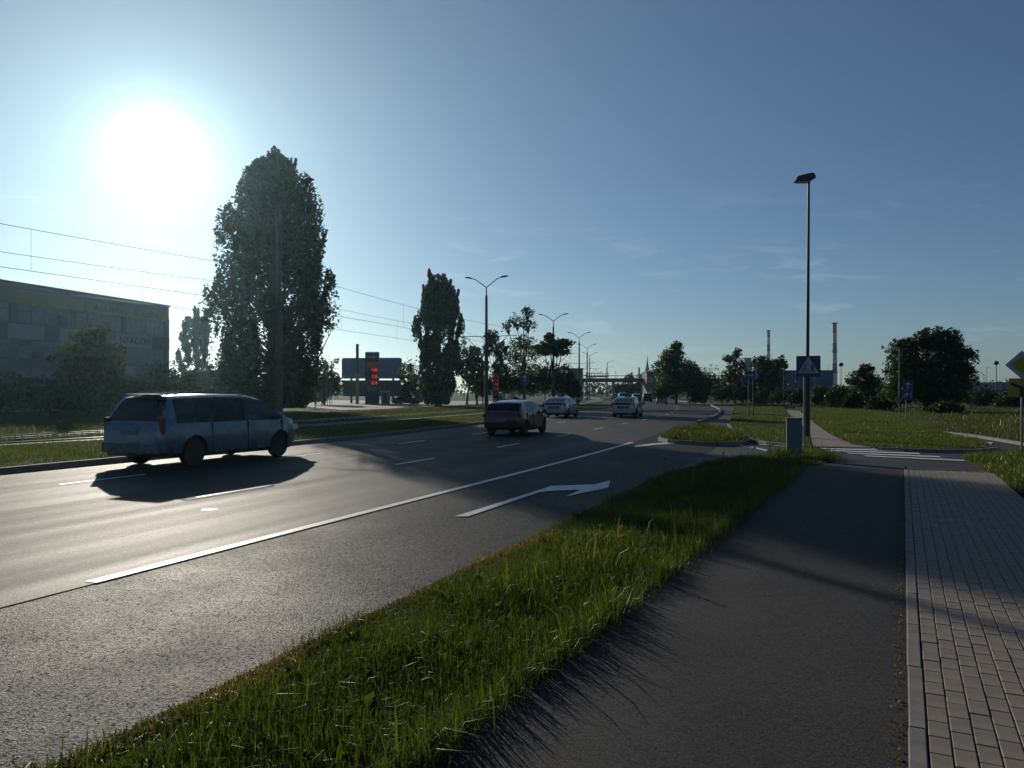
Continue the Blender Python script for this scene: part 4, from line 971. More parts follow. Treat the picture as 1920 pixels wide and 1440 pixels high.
# ------------------------------------------------------------------ lamp masts with tram brackets
def mast(px, D, hgt, label, group, bracket=True, arms=(-1, 1)):
    x = X(px, D); t = TK.find_y(D); d = TK.dir(t); rz = math.atan2(-d[0], d[1])    # local x across the track
    root = empty('lamp_mast', (x, D, 0), rz, label, 'street lamp', group)
    MB().cyl((0, 0, -.05), (0, 0, hgt*.55), .20, .165, 14).build('lower_pole', M['concpole'], root, 40)
    MB().cyl((0, 0, hgt*.55), (0, 0, hgt*.93), .14, .115, 12).cyl((0, 0, hgt*.93), (0, 0, hgt), .06, .05, 10).build('upper_pole', M['darksteel'], root, 40)
    for s in arms:
        a = MB().tube([(0, 0, hgt-.05), (s*1.05, 0, hgt+.72), (s*1.5, 0, hgt+.86)], [.045, .04, .035], 8).build('arm', M['darksteel'], root, 40)
        h = MB(); 
        pr = [(0, -.05), (.62, -.035), (.66, 0), (.6, .05), (.2, .085), (0, .06)]
        h.plate([(s*(1.45+u), hgt+.85+u*.16+w) for u, w in pr], -.14, .14); h.build('lamp_head', M['darksteel'], root)
    if bracket:
        hb = 6.95
        for s in (-1, 1):
            b = MB().cyl((0, 0, hb), (s*2.9, 0, hb+.1), .035, .03, 8).cyl((s*.1, 0, hb-1.9), (s*2.0, 0, hb), .03, .03, 8).cyl((s*2.3, 0, hb+.05), (s*2.3, 0, hb-.9), .012, .012, 6)
            b.build('bracket', M['darksteel'], root, 40)
    return root
ML = ['double-arm lamp mast standing in front of the tallest poplar', 'double-arm lamp mast right of the narrow poplar']
for i, (px, top) in enumerate([(523, 378), (912, 538), (1037.5, 601.5), (1086, 633), (1101, 653), (1105.5, 667.4)]):
    D = 9.8*F/(HY-top)
    mast(px, D, 11.6, ML[i] if i < 2 else ['double-arm lamp mast rising through the flat-topped tree', 'double-arm lamp mast beside the dark bridge tower', 'double-arm lamp mast just this side of the footbridge', 'double-arm lamp mast right at the footbridge deck'][i-2], 'double-arm lamp masts between the tram tracks')
def lamp_post(px, D, top, label, heads='arm', r=.07, group=None, arm=1.5, s=1):
    h = Z(top, D); root = empty('lamp_post', (X(px, D), D, 0), 0, label, 'street lamp', group)
    MB().cyl((0, 0, -.05), (0, 0, h), r, r*.7, 10).build('pole', M['darksteel'] if heads != 'thin' else M['steel'], root, 40)
    if heads == 'arm':
        MB().tube([(0, 0, h-.05), (s*arm*.5, 0, h+.45), (s*arm, 0, h+.6)], [.05, .045, .04], 8).build('arm', M['darksteel'], root, 40)
        MB().cbox((s*(arm+.25), 0, h+.62), (.6, .22, .1), .03).build('lamp_head', M['darksteel'], root)
    elif heads == 'ball':
        MB().lathe([(.02, -.1), (.22, -.02), (.30, .15), (.22, .34), (.03, .42)], 12, 'z', (0, 0, h)).build('lamp_head', M['black'], root, 60)
    elif heads == 'disc':
        MB().lathe([(.06, -.1), (.45, .0), (.45, .08), (.06, .16)], 12, 'z', (0, 0, h)).build('lamp_head', M['darksteel'], root, 50)
    elif heads == 'tee':
        for q in (-1, 1): MB().cyl((0, 0, h), (q*.9, 0, h+.1), .03).cbox((q*1.05, 0, h+.1), (.5, .2, .08), .02).build('lamp_head', M['darksteel'], root)
    elif heads == 'thin':
        MB().cyl((0, 0, h), (-.15, 0, h+.05), .03).cbox((-.2, 0, h+.02), (.22, .12, .08), .02).build('lamp_head', M['steel'], root)
    return root
lamp_post(1139, 262, 680, 'single-arm lamp post before the middle of the footbridge', arm=2.2, r=.14)
lamp_post(1137, 330, 690, 'far single-arm lamp post behind the footbridge', arm=2.4, r=.14)
lamp_post(1127, 300, 697, 'slender disc-headed lamp behind the fenced end of the footbridge', 'disc', .07, 'disc lamps behind the footbridge')
lamp_post(1154, 300, 697, 'slender disc-headed lamp behind the middle of the footbridge', 'disc', .07, 'disc lamps behind the footbridge')
lamp_post(1185, 300, 698, 'slender disc-headed lamp behind the far round tree', 'disc', .07, 'disc lamps behind the footbridge')
lamp_post(1577, 96, 686, 'slender ball-headed lamp post right of the thick striped chimney', 'ball', .05)
lamp_post(1868, 92, 683, 'slender ball-headed lamp post in front of the viaduct wall', 'ball', .06)
lamp_post(1469, 100, 692, 'thin grey post in front of the blue industrial hall', 'thin', .045)
lamp_post(1686, 50, 652, 'thin grey lamp post carrying the back of a diamond sign', 'thin', .035)
lamp_post(1528, 100, 699, 'thin grey post behind the crossing sign', 'thin', .045)
lamp_post(1845, 140, 703, 'short lamp post on the viaduct ramp', 'arm', .07, arm=.9, s=-1)
lamp_post(1850, 230, 689, 'double-headed lamp on the viaduct behind the ramp', 'tee', .09)
lamp_post(1553, 420, 684, 'double-headed lamp by the foot of the thick striped chimney', 'tee', .13)
lamp_post(1885, 300, 710, 'small double-headed lamp above the viaduct wall', 'tee', .09)
lamp_post(372, 128, 616, 'single-arm lamp reaching left out of the far poplar clump', 'arm', .1, arm=2.6, s=-1)

# the tall lamp by the crossing
D = 29.6; h = Z(342, D)
lp = empty('lamp_post', (X(1514, D), D, 0), 0, 'tall slim dark lamp post behind the pedestrian crossing sign', 'street lamp')
MB().cyl((0, 0, -.05), (0, 0, 2.75), .098, .095, 14).build('base_pole', M['concpole'], lp, 40)
MB().cyl((0, 0, 2.75), (.02, 0, h*.55), .068, .06, 12).cyl((.02, 0, h*.55), (.05, 0, h), .06, .045, 12).build('pole', M['darksteel'], lp, 40)
hd = MB(); hd.cyl((.05, 0, h-.02), (.09, -.02, h+.12), .05, .05, 8)
pr = [(-.56, .02), (-.54, -.03), (-.30, -.055), (.02, -.02), (.12, .08), (.22, .07), (.19, .22), (.10, .30), (-.02, .28), (-.48, .16)]
hd.plate([(x+.05, z+h+.05) for x, z in pr], -.17, .17)
lhd = hd.build('lamp_head', M['darksteel'], lp)
bm = bmesh.new(); bm.from_mesh(lhd.data); bmesh.ops.bevel(bm, geom=[e for e in bm.edges if e.calc_length() > .2], offset=.03, segments=2, affect='EDGES'); bm.to_mesh(lhd.data); bm.free()
MB().cbox((-.20, 0, h+.005), (.42, .26, .04), .015).build('lamp_glass', M['lens'], lhd)
MB().box((0, -.098, .9), (.10, .012, .32)).build('service_door', M['darksteel'], lp)

# ------------------------------------------------------------------ signs
def rrect(cx, cz, w, h, r=.04, n=4):
    out = []
    for sx, sz, a0 in ((1, 1, 0), (-1, 1, 90), (-1, -1, 180), (1, -1, 270)):
        for k in range(n+1):
            a = R(a0+90*k/n); out.append((cx+sx*(w/2-r)+r*math.cos(a), cz+sz*(h/2-r)+r*math.sin(a)))
    return out
def face_to_cam(x, y): return math.atan2(y, x)-math.pi/2      # local -y looks at the viewer
def sign_root(px, D, label, rz=None, group=None, name='road_sign'):
    x = X(px, D); return empty(name, (x, D, 0), (-PA*.85 if rz is None else rz), label, 'sign', group)
D = 24.2
s = sign_root(1508, D, 'blue square pedestrian and cyclist crossing sign on a grey post', R(-14))
MB().cyl((0, 0, -.05), (0, 0, Z(672, D)), .03, .03, 12).build('post', M['steel'], s, 40)
cz = Z(687, D); cx = .115; w = .72
MB().plate(rrect(cx, cz, w, .66, .03), -.052, -.034).build('sign_plate', M['blue'], s)
MB().plate([(cx, cz+.31), (cx+.31, cz-.215), (cx-.31, cz-.215)], -.058, -.053).build('white_triangle', M['white'], s)
fig = MB(); y0, y1 = -.0625, -.0585
def seg(a, b, t):
    a, b = Vector(a), Vector(b); d = (b-a).normalized(); n_ = Vector((-d.y, d.x))*t/2
    fig.plate([tuple(a+n_), tuple(a-n_), tuple(b-n_), tuple(b+n_)], y0, y1)
def disc(c, r, n=14): fig.plate([(c[0]+r*math.cos(2*math.pi*k/n), c[1]+r*math.sin(2*math.pi*k/n)) for k in range(n)], y0, y1)
px0, pz0 = cx+.115, cz-.19
disc((px0-.01, pz0+.245), .022); seg((px0-.005, pz0+.225), (px0+.0, pz0+.12), .042); seg((px0+.0, pz0+.125), (px0-.05, pz0+.0), .024); seg((px0+.0, pz0+.125), (px0+.06, pz0+.0), .024)
seg((px0-.005, pz0+.21), (px0-.055, pz0+.14), .017); seg((px0, pz0+.21), (px0+.06, pz0+.14), .017)
bx0 = cx-.10
for q in (-.065, .065):
    n = 18
    for k in range(n): seg((bx0+q+.04*math.cos(2*math.pi*k/n), pz0+.085+.04*math.sin(2*math.pi*k/n)), (bx0+q+.04*math.cos(2*math.pi*(k+1)/n), pz0+.085+.04*math.sin(2*math.pi*(k+1)/n)), .010)
seg((bx0-.065, pz0+.085), (bx0-.02, pz0+.14), .010); seg((bx0-.02, pz0+.14), (bx0+.05, pz0+.14), .010); seg((bx0+.065, pz0+.085), (bx0+.04, pz0+.15), .010); seg((bx0, pz0+.085), (bx0+.045, pz0+.14), .010); seg((bx0-.01, pz0+.17), (bx0+.0, pz0+.085), .016)
seg((bx0-.015, pz0+.165), (bx0+.02, pz0+.235), .03); disc((bx0+.03, pz0+.262), .018); seg((bx0+.02, pz0+.225), (bx0+.05, pz0+.165), .013)
seg((cx-.25, pz0+.035), (cx+.05, pz0+.035), .014)
fig.build('pictogram', M['ink'], s, fix=False)
# priority diamond with route plate at the right
D = 21.6; s = sign_root(1916, D, 'yellow priority diamond above a yellow bend plate on a grey post', R(-32))
MB().cyl((0, 0, -.05), (0, 0, Z(664, D)), .03, .03, 12).build('post', M['steel'], s, 40)
cz = Z(684, D); q = .40
MB().plate([(0, cz+q), (q, cz), (0, cz-q), (-q, cz)], -.05, -.035).build('diamond_plate', M['white'], s)
MB().plate([(0, cz+q*.6), (q*.6, cz), (0, cz-q*.6), (-q*.6, cz)], -.056, -.0505).build('diamond_centre', M['yellow'], s)
cz2 = Z(727, D)
bp = MB().plate(rrect(0, cz2, .62, .53, .03), -.05, -.035).build('route_plate', M['yellow'], s)
MB().plate([(-.05, cz2-.26), (.05, cz2-.26), (.05, cz2+.02), (-.24, cz2+.15), (-.26, cz2+.08), (-.05, cz2-.02)], -.056, -.0505).build('route_line', M['ink'], bp)
def arrow(mb, cx, cz, k, ang=0, y0=-.056, y1=-.0505):
    pts = [(-.09, -.55), (.09, -.55), (.09, .1), (.34, .02), (.34, .2), (0, .55), (-.34, .2), (-.34, .02), (-.09, .1)]
    c_, s_ = math.cos(ang), math.sin(ang); mb.plate([(cx+k*(c_*x-s_*z), cz+k*(s_*x+c_*z)) for x, z in pts], y0, y1)
D = 70; s = sign_root(984, D, 'blue square sign with a white upward arrow beyond the tracks', R(-5))
MB().cyl((0, 0, -.05), (0, 0, Z(701, D)), .035, .035, 8).build('post', M['steel'], s)
MB().plate(rrect(0, Z(709, D), .86, .86, .05), -.05, -.035).build('sign_plate', M['blue'], s)
m_ = MB(); arrow(m_, 0, Z(709, D), .6); m_.build('arrow', M['white'], s)
D = 47.2; s = sign_root(1699, D, 'two stacked blue arrow plates on one post in the wide lawn', R(-18))
MB().cyl((0, 0, -.05), (0, 0, Z(714, D)), .03, .03, 8).build('post', M['steel'], s)
for z_, a_ in ((Z(722, D), 0), (Z(741, D), R(-45))):
    pl = MB().plate(rrect(.10 if a_ == 0 else .06, z_, .56 if a_ == 0 else .60, .58, .03), -.05, -.035).build('sign_plate', M['blue'], s)
    m_ = MB(); arrow(m_, .10 if a_ == 0 else -.03, z_, .36, a_)
    if a_: m_.plate([(.24, z_-.2), (.28, z_-.2), (.28, z_+.2), (.24, z_+.2)], -.056, -.0505)
    m_.build('arrow', M['white'], pl)
D = 49.6; s = sign_root(1683, D, 'grey back of a diamond sign on the thin lamp post', R(-30)); z_ = Z(750, D)
MB().plate([(0, z_+.30), (.28, z_), (0, z_-.30), (-.28, z_)], -.06, -.045).build('sign_plate', M['steel'], s)
MB().box((0, .0, z_), (.08, .09, .3)).build('clamp', M['steel'], s)
D = 53; s = sign_root(1408, D, 'wide blue direction sign with a white chevron on two dark posts', R(-14))
for q, dd in ((-.15, 0), (.16, .5)):
    MB().cyl((q, dd, -.05), (q, dd*.0, Z(700, D)), .035, .035, 8).build('post', M['darksteel'], s)
z_ = Z(704, D); MB().plate(rrect(.1, z_, .90, .60, .03), -.06, -.04).build('sign_plate', M['blue'], s)
MB().plate([(.26, z_+.26), (.33, z_+.26), (.46, z_), (.33, z_-.26), (.24, z_-.26), (.36, z_)], -.066, -.0605).plate([(-.25, z_-.03), (.1, z_-.03), (.1, z_+.05), (-.25, z_+.05)], -.066, -.0605).plate([(.05, z_-.12), (.2, z_+.01), (.05, z_+.14)], -.066, -.0605).build('chevron', M['white'], s)
D = 100; s = sign_root(1391, D, 'round blue cycle path sign on a thin post by the slip lane', R(-10))
MB().cyl((0, 0, -.05), (0, 0, Z(706, D)), .04, .04, 8).build('post', M['darksteel'], s)
MB().plate([(.42*math.cos(a), Z(712, D)+.42*math.sin(a)) for a in np.linspace(0, 2*math.pi, 25)[:-1]], -.05, -.035).build('sign_plate', M['blue'], s)
MB().plate([(-.03, Z(712, D)-.3), (.03, Z(712, D)-.3), (.03, Z(712, D)+.3), (-.03, Z(712, D)+.3)], -.056, -.0505).build('divider', M['white'], s)
D = 76; s = sign_root(1521, D, 'small diamond sign before the thicket behind the crossing lamp', R(-10)); z_ = Z(738, D)
MB().cyl((0, 0, -.05), (0, 0, z_+.1), .03, .03, 8).build('post', M['steel'], s)
MB().plate([(0, z_+.32), (.3, z_), (0, z_-.32), (-.3, z_)], -.05, -.035).build('diamond_plate', M['white'], s)
MB().plate([(0, z_+.19), (.18, z_), (0, z_-.19), (-.18, z_)], -.056, -.0505).build('diamond_centre', M['yellow'], s)
D = 108; s = sign_root(1293, D, 'small pale marker sign at the outer kerb of the bend', R(-10), name='marker_sign')
MB().cyl((0, 0, -.05), (0, 0, 1.0), .04, .04, 6).build('post', M['steel'], s); MB().plate(rrect(0, .98, .42, .42, .04), -.06, -.045).build('sign_plate', M['white'], s)

# utility cabinet on the verge
D = 20.7; cab = empty('utility_cabinet', (X(1489, D), D, .05), R(-18), 'grey-green utility cabinet standing in the verge grass', 'cabinet')
MB().cbox((0, 0, .06), (.36, .27, .14), .01).build('plinth', M['concrete'], cab)
MB().cbox((0, 0, .56), (.385, .30, .90), .012).build('body', M['cabinet'], cab)
MB().cbox((0, 0, 1.03), (.42, .34, .05), .015).build('lid', M['cabinet'], cab)
MB().box((0, -.158, .56), (.34, .006, .82)).build('door', M['cabinet'], cab)
MB().cyl((.15, -.165, .6), (.15, -.158, .6), .018, .018, 10).build('lock', M['darksteel'], cab)

# ------------------------------------------------------------------ overhead wires
def wire(off, z, sag, label, drop=None, zc=None, name='overhead_wire'):
    root = empty(name, (0, 0, 0), 0, label, 'wire', 'tram overhead wires')
    pts = []; span = 33.0
    t0 = TK.find_y(39.5)
    for t in np.arange(4, TK.find_y(215), 3.3):
        ph = ((t-t0)/span) % 1.0; x, y = TK.at(t, off); pts.append((x, y, z-sag*4*ph*(1-ph)))
    MB().tube(pts, [.011]*len(pts), 5).build('strand', M['wire'], root, fix=False)
    if drop:
        for t in np.arange(8, TK.find_y(120), 8.25):
            ph = ((t-t0)/span) % 1.0; x, y = TK.at(t, off); zt = z-sag*4*ph*(1-ph)
            MB().cyl((x, y, zc), (x, y, zt), .006, .006, 4).build('dropper', M['wire'], root)
    return root
wire(2.3, 7.75, .35, 'upper carrying wire over the tram track nearer the road', True, 6.0)
wire(2.3, 6.0, .03, 'contact wire over the tram track nearer the road')
wire(-2.3, 7.6, .35, 'upper carrying wire over the tram track nearer the poplar', True, 5.95)
wire(-2.3, 5.95, .03, 'contact wire over the tram track nearer the poplar')

# ------------------------------------------------------------------ office building on the left
ob = empty('office_building', (-41.1, 92, 0), math.atan2(.963, .27), 'long grey flat-roofed office building with yellow fascia and banners', 'building')
L_, H_ = 47.6, 12.0
MB().box((-L_/2, 6.5, H_/2-.05), (L_, 13, H_+.1)).build('wall', M['facade'], ob)
rf = MB().box((-L_/2, 6.5, H_+.08), (L_+.3, 13.3, .18)).build('roof', M['slate'], ob)
MB().cbox((-4.8, 3, H_+.35), (1.5, 1.2, .45), .03).build('roof_vent', M['slate'], rf)
MB().box((-.02, 6.4, H_/2), (.12, 12.6, H_-.2)).build('end_wall', M['facade_red'], ob)
BAY = 6.8
for b in range(7):
    xr = -.9-b*BAY; xl = max(xr-5.9, -L_+.2)
    MB().box((xr+.45, -.06, 5.9), (.72, .14, 9.2)).build('pilaster', M['facade_red'] if b in (0, 1, 2) else M['facade'], ob)
    for fl, (z0, z1) in enumerate(((1.5, 3.9), (5.0, 6.75), (8.4, 10.05))):
        wroot = MB()
        n = 4; pw = (xr-xl)/n
        for k in range(n+1): wroot.box((xl+k*pw, -.03, (z0+z1)/2), (.09, .10, z1-z0))
        for z in (z0, z1, z0+(z1-z0)*.68): wroot.box(((xl+xr)/2, -.028, z), (xr-xl, .09, .08))
        w_ = wroot.build('window', M['frame'], ob)
        MB().box(((xl+xr)/2, -.10, z0-.07), (xr-xl+.1, .22, .06)).build('sill', M['concrete'], w_)
        for k in range(n):
            for (za, zb) in ((z0+.05, z0+(z1-z0)*.68-.05), (z0+(z1-z0)*.68+.05, z1-.05)):
                MB().box((xl+(k+.5)*pw, -.012+random.uniform(-.004, .004), (za+zb)/2), (pw-.10, .012, zb-za)).build('pane', M['blind'] if random.random() < (.62 if fl else .2) else M['winglass'], w_)
def panel(x0, x1, z0, z1, m, nm, y=-.14):
    return MB().box(((x0+x1)/2, y, (z0+z1)/2), (x1-x0, .06, z1-z0)).build(nm, m, ob)
fa = panel(-12.6, -.5, 10.15, 11.2, M['fascia'], 'fascia_panel')
panel(-21.4, -12.9, 10.15, 11.25, M['fascia'], 'fascia_panel'); panel(-31, -22.2, 10.15, 11.25, M['fascia'], 'fascia_panel')
text('ALUMIN', .9, M['navy'], fa, (-9.2, -.18, 10.68), width=4.6, bold=.02); text('BUDOR', .9, M['navy'], fa, (-3.9, -.18, 10.68), width=4.0, bold=.02)
b1 = panel(-8.4, -3.0, 6.86, 8.25, M['banner'], 'banner'); text('NTACON', 1.05, M['slate'], b1, (-5.6, -.18, 7.52), width=4.6, bold=.015)
b2 = panel(-15.8, -12.2, 6.86, 8.2, M['banner'], 'banner'); text('SGS', .9, M['navy'], b2, (-13.9, -.18, 7.52), width=1.7, bold=.015)
panel(-21.5, -17.6, 6.86, 8.2, M['banner'], 'banner')
panel(-3.0, -.1, 6.86, 8.3, M['facade_red'], 'spandrel')
panel(-7.0, -5.6, 3.6, 4.7, M['banner'], 'notice_board')

# ------------------------------------------------------------------ filling station
D = 112
fc = [G(x, y) for x, y in [(560, 757), (585, 763), (640, 768), (720, 766.5), (760, 763), (870, 760), (950, 757.5), (960, 752), (600, 750)]]
sheet('forecourt', fc, -.03, M['concrete'], kind='structure')
D = 116; pyl = empty('price_pylon', (X(698, D), D, 0), R(-6), 'tall navy fuel price pylon with red lit digits', 'sign')
pw = 26*D/F; zt = Z(660, D)
MB().cbox((0, 0, zt/2), (pw, .5, zt), .04).build('panel', M['navy'], pyl)
text('moya', .72, M['white'], pyl, (0, -.262, Z(669, D)), name='brand_lettering', width=1.55, bold=.0)
MB().plate([(.18, Z(661, D)), (.42, Z(667, D)), (.30, Z(676, D)), (.34, Z(667, D))], -.27, -.256).build('brand_swoosh', M['white'], pyl)
op = MB().box((0, -.255, Z(684, D)), (pw*.96, .05, 1.0)).build('orange_panel', M['orange'], pyl)
text('express', .42, M['fascia'], op, (0, -.285, Z(682.5, D)), width=1.6)
for q, tx in ((694.5, '7.99'), (706, '7.24'), (718, '8.14')):
    MB().box((0, -.252, Z(q, D)), (pw*.92, .03, .82)).build('display', M['ink'], pyl)
    text(tx, .66, M['led'], pyl, (.42, -.275, Z(q, D)), name='lit_digits', width=.86, bold=.004)
    MB().box((-.72, -.27, Z(q, D)), (.26, .02, .22)).build('fuel_mark', M['line_old'], pyl)
np_ = MB().box((0, -.262, Z(728.5, D)), (1.6, .05, .78)).build('notice', M['line_old'], pyl)
D = 124; bb = empty('billboard', (X(697, D), D, 0), R(-6), 'large blank blue-grey billboard behind the fuel price pylon', 'billboard')
bw = 115*D/F
MB().plate(rrect(0, (Z(671, D)+Z(710, D))/2, bw, Z(671, D)-Z(710, D), .35, 5), -.15, .15).build('board', M['bluegrey'], bb)
MB().box((0, .2, Z(728, D)), (bw*.97, .12, 2.6)).build('lower_boarding', M['slate'], bb)
for q in (-.35, .35): MB().box((q*bw, .3, 2.6), (.3, .25, 5.2)).build('post', M['darksteel'], bb)
D = 117; mp2 = empty('advertising_mast', (X(670, D), D, 0), 0, 'plain ochre mast left of the fuel price pylon', 'mast')
MB().box((0, 0, Z(700, D)/2), (.42, .42, Z(700, D))).build('lower_mast', M['ochre'], mp2); MB().box((0, 0, (Z(645, D)+Z(700, D))/2), (.38, .38, Z(645, D)-Z(700, D))).build('upper_mast', M['brown'], mp2)
D = 114; ki = empty('kiosk', (X(723, D), D, 0), R(-8), 'small pale service kiosk beside the fuel price pylon', 'kiosk')
MB().cbox((0, 0, .95), (1.1, .9, 1.9), .02).build('body', M['concrete'], ki); MB().box((0, 0, 1.93), (1.3, 1.1, .09)).build('roof', M['whitepaint'], ki); MB().box((0, -.46, .95), (.7, .03, 1.5)).build('door', M['brown'], ki)
D = 84; ib = empty('information_board', (X(582, D), D, 0), R(-10), 'dark notice board on two posts under the tallest poplar', 'board')
for q in (-.55, .55): MB().box((q, 0, .8), (.08, .08, 1.6)).build('post', M['darksteel'], ib)
MB().box((0, -.05, 1.15), (1.25, .05, .95)).build('panel', M['slate'], ib)
D = 105; rk = empty('bottle_rack', (X(616, D), D, 0), 0, 'pale metal lattice rack at the filling station', 'rack')
for q in range(4): MB().box((-.45+q*.3, 0, 1.5), (.05, .05, 3.0)).build('upright', M['steel'], rk)
for q in range(5): MB().box((0, -.03, .4+q*.6), (1.0, .04, .05)).build('rail', M['steel'], rk)
D = 100; pp = empty('price_sign', (X(930, D), D, 0), 0, 'slim sign with dim red lit panels behind the lamp mast', 'sign')
MB().cbox((0, 0, Z(699, D)/2), (.9, .3, Z(699, D)), .03).build('panel', M['slate'], pp)
MB().box((0, -.16, Z(704, D)), (.6, .04, .6)).build('lit_panel', M['leddim'], pp)
for q in (713, 721, 729): MB().box((.05, -.16, Z(q, D)), (.42, .04, .34)).build('lit_panel', M['leddim'], pp)
for i, (px, D) in enumerate([(558, 92), (603, 96)]):
    b_ = empty('marker_post', (X(px, D), D, 0), 0, ['taller thin grey post left of the dark notice board', 'shorter thin grey post right of the dark notice board'][i], 'post', 'thin posts by the notice board')
    MB().cyl((0, 0, -.05), (0, 0, 3.0-i), .05, .045, 8).build('pole', M['steel'], b_); MB().cbox((0, 0, 3.02-i), (.13, .13, .06), .01).build('cap', M['darksteel'], b_)
# low shed left of the tallest poplar
D = 120; sh = empty('shed', (X(385, D), D, 0), R(-15), 'low dark shed with pale roof edge left of the tallest poplar', 'building')
MB().box((0, 3, 2.5), (9, 6, 5)).build('wall', M['slate'], sh); MB().box((0, 2.9, 5.1), (9.4, 6.6, .25)).build('roof', M['concrete'], sh)
MB().box((0, -.06, 1.3), (3.4, .12, 2.6)).build('gate', M['concrete'], sh)

# ------------------------------------------------------------------ footbridge and far buildings
D = 215; fb = empty('footbridge', (X(1240, D), D, 0), 0, 'dark footbridge with thin railings spanning the road', 'bridge')
x0, x1 = X(1088, D)-X(1240, D), X(1402, D)-X(1240, D)
MB().box(((x0+x1)/2, 0, Z(713, D)), (x1-x0, 3.2, 1.05)).build('deck', M['slate'], fb)
for yy in (-1.55, 1.55):
    rl = MB().box(((x0+x1)/2, yy, Z(704.5, D)), (x1-x0, .08, .10)).build('railing', M['darksteel'], fb)
    for k in range(int((x1-x0)/3)): MB().box((x0+1+k*3, yy, Z(707, D)), (.07, .07, 1.2)).build('baluster', M['darksteel'], rl)
hx0, hx1 = X(1098, D)-X(1240, D), X(1139, D)-X(1240, D)
for k in range(9): MB().box((hx0+(hx1-hx0)*k/8, -1.66, Z(705, D)), (.12, .1, 1.9)).build('screen_post', M['brown'], fb)
MB().box(((hx0+hx1)/2, -1.66, Z(701, D)), (hx1-hx0, .1, .12)).build('screen_rail', M['brown'], fb); MB().box(((hx0+hx1)/2, -1.60, Z(706, D)), (hx1-hx0, .05, .35)).build('screen_panel', M['orange'], fb)
for q in (1150, 1206, 1300, 1370): MB().cyl((X(q, D)-X(1240, D), 0, -.1), (X(q, D)-X(1240, D), 0, Z(715, D)), .45, .4, 12).build('pier', M['concrete'], fb)
def tower(px0, px1, top, D, label, m, roof_m, wins=0, nm='stair_tower', depth=8, cat='building'):
    w = (px1-px0)*D/F; h = Z(top, D); r_ = empty(nm, (X((px0+px1)/2, D), D, 0), 0, label, cat)
    MB().box((0, depth/2, h/2-.1), (w, depth, h+.2)).build('wall', m, r_)
    MB().box((0, depth/2, h+.12), (w+.4, depth+.4, .25)).build('roof', roof_m, r_)
    if wins:
        rows = max(1, int(h/3.2)); 
        for i in range(rows):
            for k in range(wins):
                f = MB().box((-w/2+(k+.5)*w/wins, -.03, 1.9+i*3.1), (w/wins*.62, .1, 1.6)).build('window', M['frame'], r_)
                MB().box((-w/2+(k+.5)*w/wins, -.085, 1.9+i*3.1), (w/wins*.5, .03, 1.35)).build('pane', M['winglass'], f)
    return r_
tower(1066, 1093, 692, 205, 'dark stair tower at the left end of the footbridge', M['slate'], M['slate'], 2)
tower(1213, 1227, 698, 208, 'brown stair tower at the footbridge beside the tall leafy tree', M['brown'], M['concrete'], 1)
tower(1226, 1238, 694, 207, 'taller brown lift tower touching the tall leafy tree', M['brown'], M['slate'], 0)
D = 600; ch = empty('church', (X(1209, D), D, 0), 0, 'far church with a thin pointed spire beyond the footbridge', 'church')
MB().box((-1.5, 6, 7), (6, 12, 18)).build('nave', M['slate'], ch); MB().box((2, 0, 8), (4, 4, 20)).build('tower', M['slate'], ch)
MB().lathe([(2.2, 0), (1.1, 4), (.45, 8), (.05, 13)], 8, 'z', (2, 0, 17.5)).build('spire', M['slate'], ch)
MB().box((-4.5, 0, 10), (1.2, 1.2, 22)).build('turret', M['slate'], ch)
sl = tower(1396, 1409, 672, 330, 'grey concrete silo block behind the ragged tree', M['concrete'], M['slate'], 2, 'silo', 10)
s2 = tower(1388, 1397, 676, 335, 'lower pale silo beside the grey silo block', M['whitepaint'], M['concrete'], 1, 'silo', 8)
# blue industrial hall
D = 185; hall = empty('industrial_hall', (X(1502, D), D, 0), R(-6), 'blue and white clad industrial hall with a red flame diamond', 'building')
w = 116*D/F; h = Z(696, D)
MB().box((0, 8, h/2), (w, 16, h)).build('wall', M['bluewall'], hall); MB().box((0, 8, h+.1), (w+.4, 16.4, .25)).build('roof', M['slate'], hall)
for k in range(14): MB().box((-w/2+(k+.5)*w/14, -.04, h*.72), (w/14*.9, .06, h*.5)).build('cladding_panel', M['bluewall'], hall)
for (cx, cw, z0, z1) in ((-4.6, 2.6, .2, 2.7), (3.2, 2.2, .2, 2.9)):
    f = MB().box((cx, -.06, (z0+z1)/2), (cw, .12, z1-z0)).build('gate', M['concrete'], hall)
    for k in range(4): MB().box((cx-cw/2+(k+.5)*cw/4, -.14, (z0+z1)/2), (cw/4*.88, .05, (z1-z0)*.92)).build('gate_panel', M['frame'], f)
MB().plate([(-1.4, h*.80), (-.65, h*.66), (-1.4, h*.52), (-2.15, h*.66)], -.2, -.08).build('red_diamond', M['redpaint'], hall)
MB().plate([(-1.5, h*.72), (-1.15, h*.64), (-1.4, h*.58), (-1.7, h*.64)], -.23, -.205).build('flame_mark', M['white'], hall)
for k in range(6): MB().box((5.6, -.1, .7+k*.75), (.7, .1, .3)).build('louvre', M['slate'], hall)
tower(1538, 1562, 711, 260, 'low brown shed between the blue hall and the thick chimney', M['brown'], M['slate'], 3, 'shed', 10)
tower(1536, 1544, 700, 300, 'grey block behind the right end of the blue hall', M['concrete'], M['slate'], 2, 'block', 8)
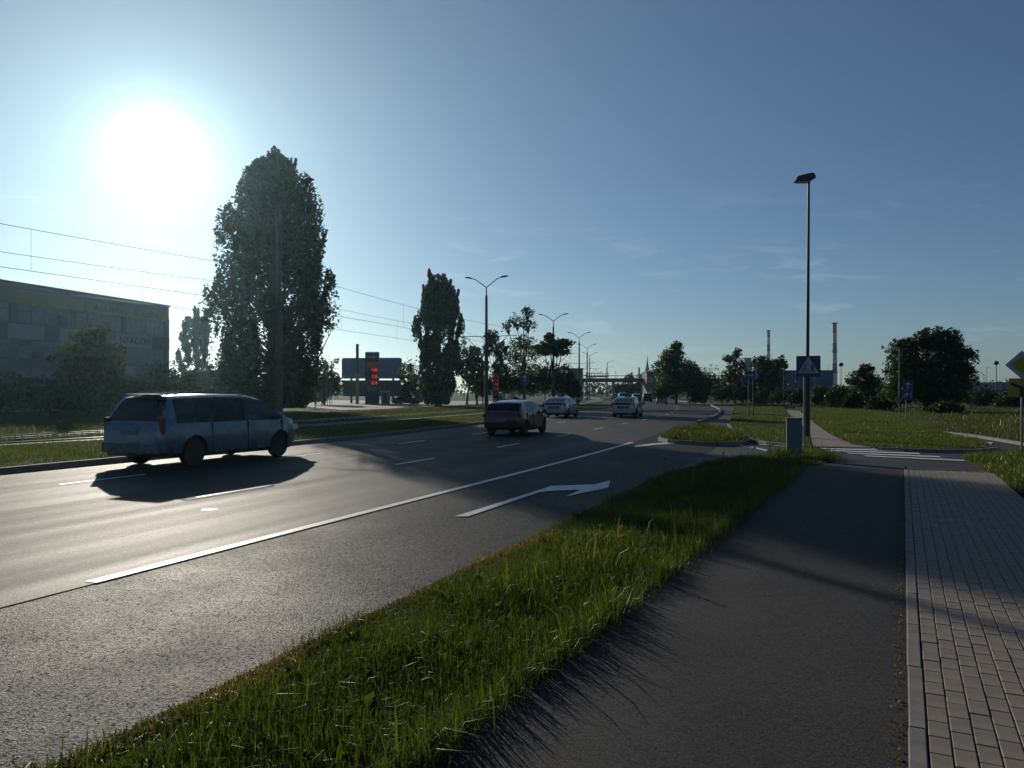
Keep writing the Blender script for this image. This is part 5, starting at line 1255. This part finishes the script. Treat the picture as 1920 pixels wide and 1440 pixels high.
def chimney(px, top, base, D, r, label, bands):
    h = Z(top, D); c = empty('chimney', (X(px, D), D, 0), 0, label, 'chimney', 'striped power-plant chimneys')
    z = h; hb = h/bands
    k = 0
    for i in range(bands):
        z0, z1 = h-hb*(i+1), h-hb*i; f = lambda q: r*(1.25-.35*q/h)
        MB().cyl((0, 0, z0), (0, 0, z1), f(z0), f(z1), 20).build('band', M['redpaint'] if i % 2 == 0 else M['whitepaint'], c, 40)
    for q in (h-.8, h*.60, h*.30):
        MB().lathe([(r*1.0, 0), (r*1.55, 0), (r*1.55, .5), (r*1.0, .5)], 20, 'z', (0, 0, q)).build('gallery', M['darksteel'], c)
    return c
chimney(1565, 605, 715, 640, 1.7, 'thick red and white striped chimney right of the crossing sign', 7)
chimney(1441, 619, 700, 820, 1.65, 'thinner red and white striped chimney behind the round tree', 9)
# viaduct on the right
D = 150; vd = empty('viaduct', (X(1875, D), D, 0), R(4), 'long grey viaduct parapet wall on a dark embankment', 'viaduct')
MB().box((10, 0, Z(725, D)), (44, .6, 1.7)).build('parapet', M['concrete'], vd); MB().box((10, .8, Z(735, D)), (44, 2.5, .9)).build('deck', M['slate'], vd)
for k in range(12): MB().box((-11.5+k*4, -.34, Z(725, D)), (.12, .1, 1.6)).build('joint', M['slate'], vd)
MB().add([(-10, -14, 0), (34, -14, 0), (34, -1.2, Z(733, D)), (-10, -1.2, Z(733, D)), (-10, 3, 0), (34, 3, 0), (34, 2, Z(733, D)), (-10, 2, Z(733, D))], [(0, 1, 2, 3), (3, 2, 6, 7), (7, 6, 5, 4), (0, 3, 7, 4), (1, 5, 6, 2), (0, 4, 5, 1)]).build('embankment', M['ground'], vd)
MB().tube([(-9, -10, 1.0), (-2, -6, 2.2), (6, -3, 3.1)], [.08, .08, .08], 6).build('handrail', M['concrete'], vd)

# ------------------------------------------------------------------ added haze volume, imitating the lens veil near the sun
hz_ = MB().box((0, 1100, 37), (3200, 2800, 76.2)).build('haze', None); hz_['kind'] = 'stuff'; hz_['label'] = 'thin added haze imitating the lens veil near the sun'; hz_['category'] = 'haze'
hm = bpy.data.materials.new('lens_veil_haze'); hm.use_nodes = True; hn = hm.node_tree
for n in list(hn.nodes):
    if n.type == 'BSDF_PRINCIPLED': hn.nodes.remove(n)
pv = hn.nodes.new('ShaderNodeVolumePrincipled'); pv.inputs['Color'].default_value = (.50, .82, 1, 1); pv.inputs['Density'].default_value = .00016; pv.inputs['Anisotropy'].default_value = .8
hn.links.new(pv.outputs[0], [n for n in hn.nodes if n.type == 'OUTPUT_MATERIAL'][0].inputs['Volume'])
hz_.data.materials.clear(); hz_.data.materials.append(hm)
sc.cycles.volume_bounces = 0
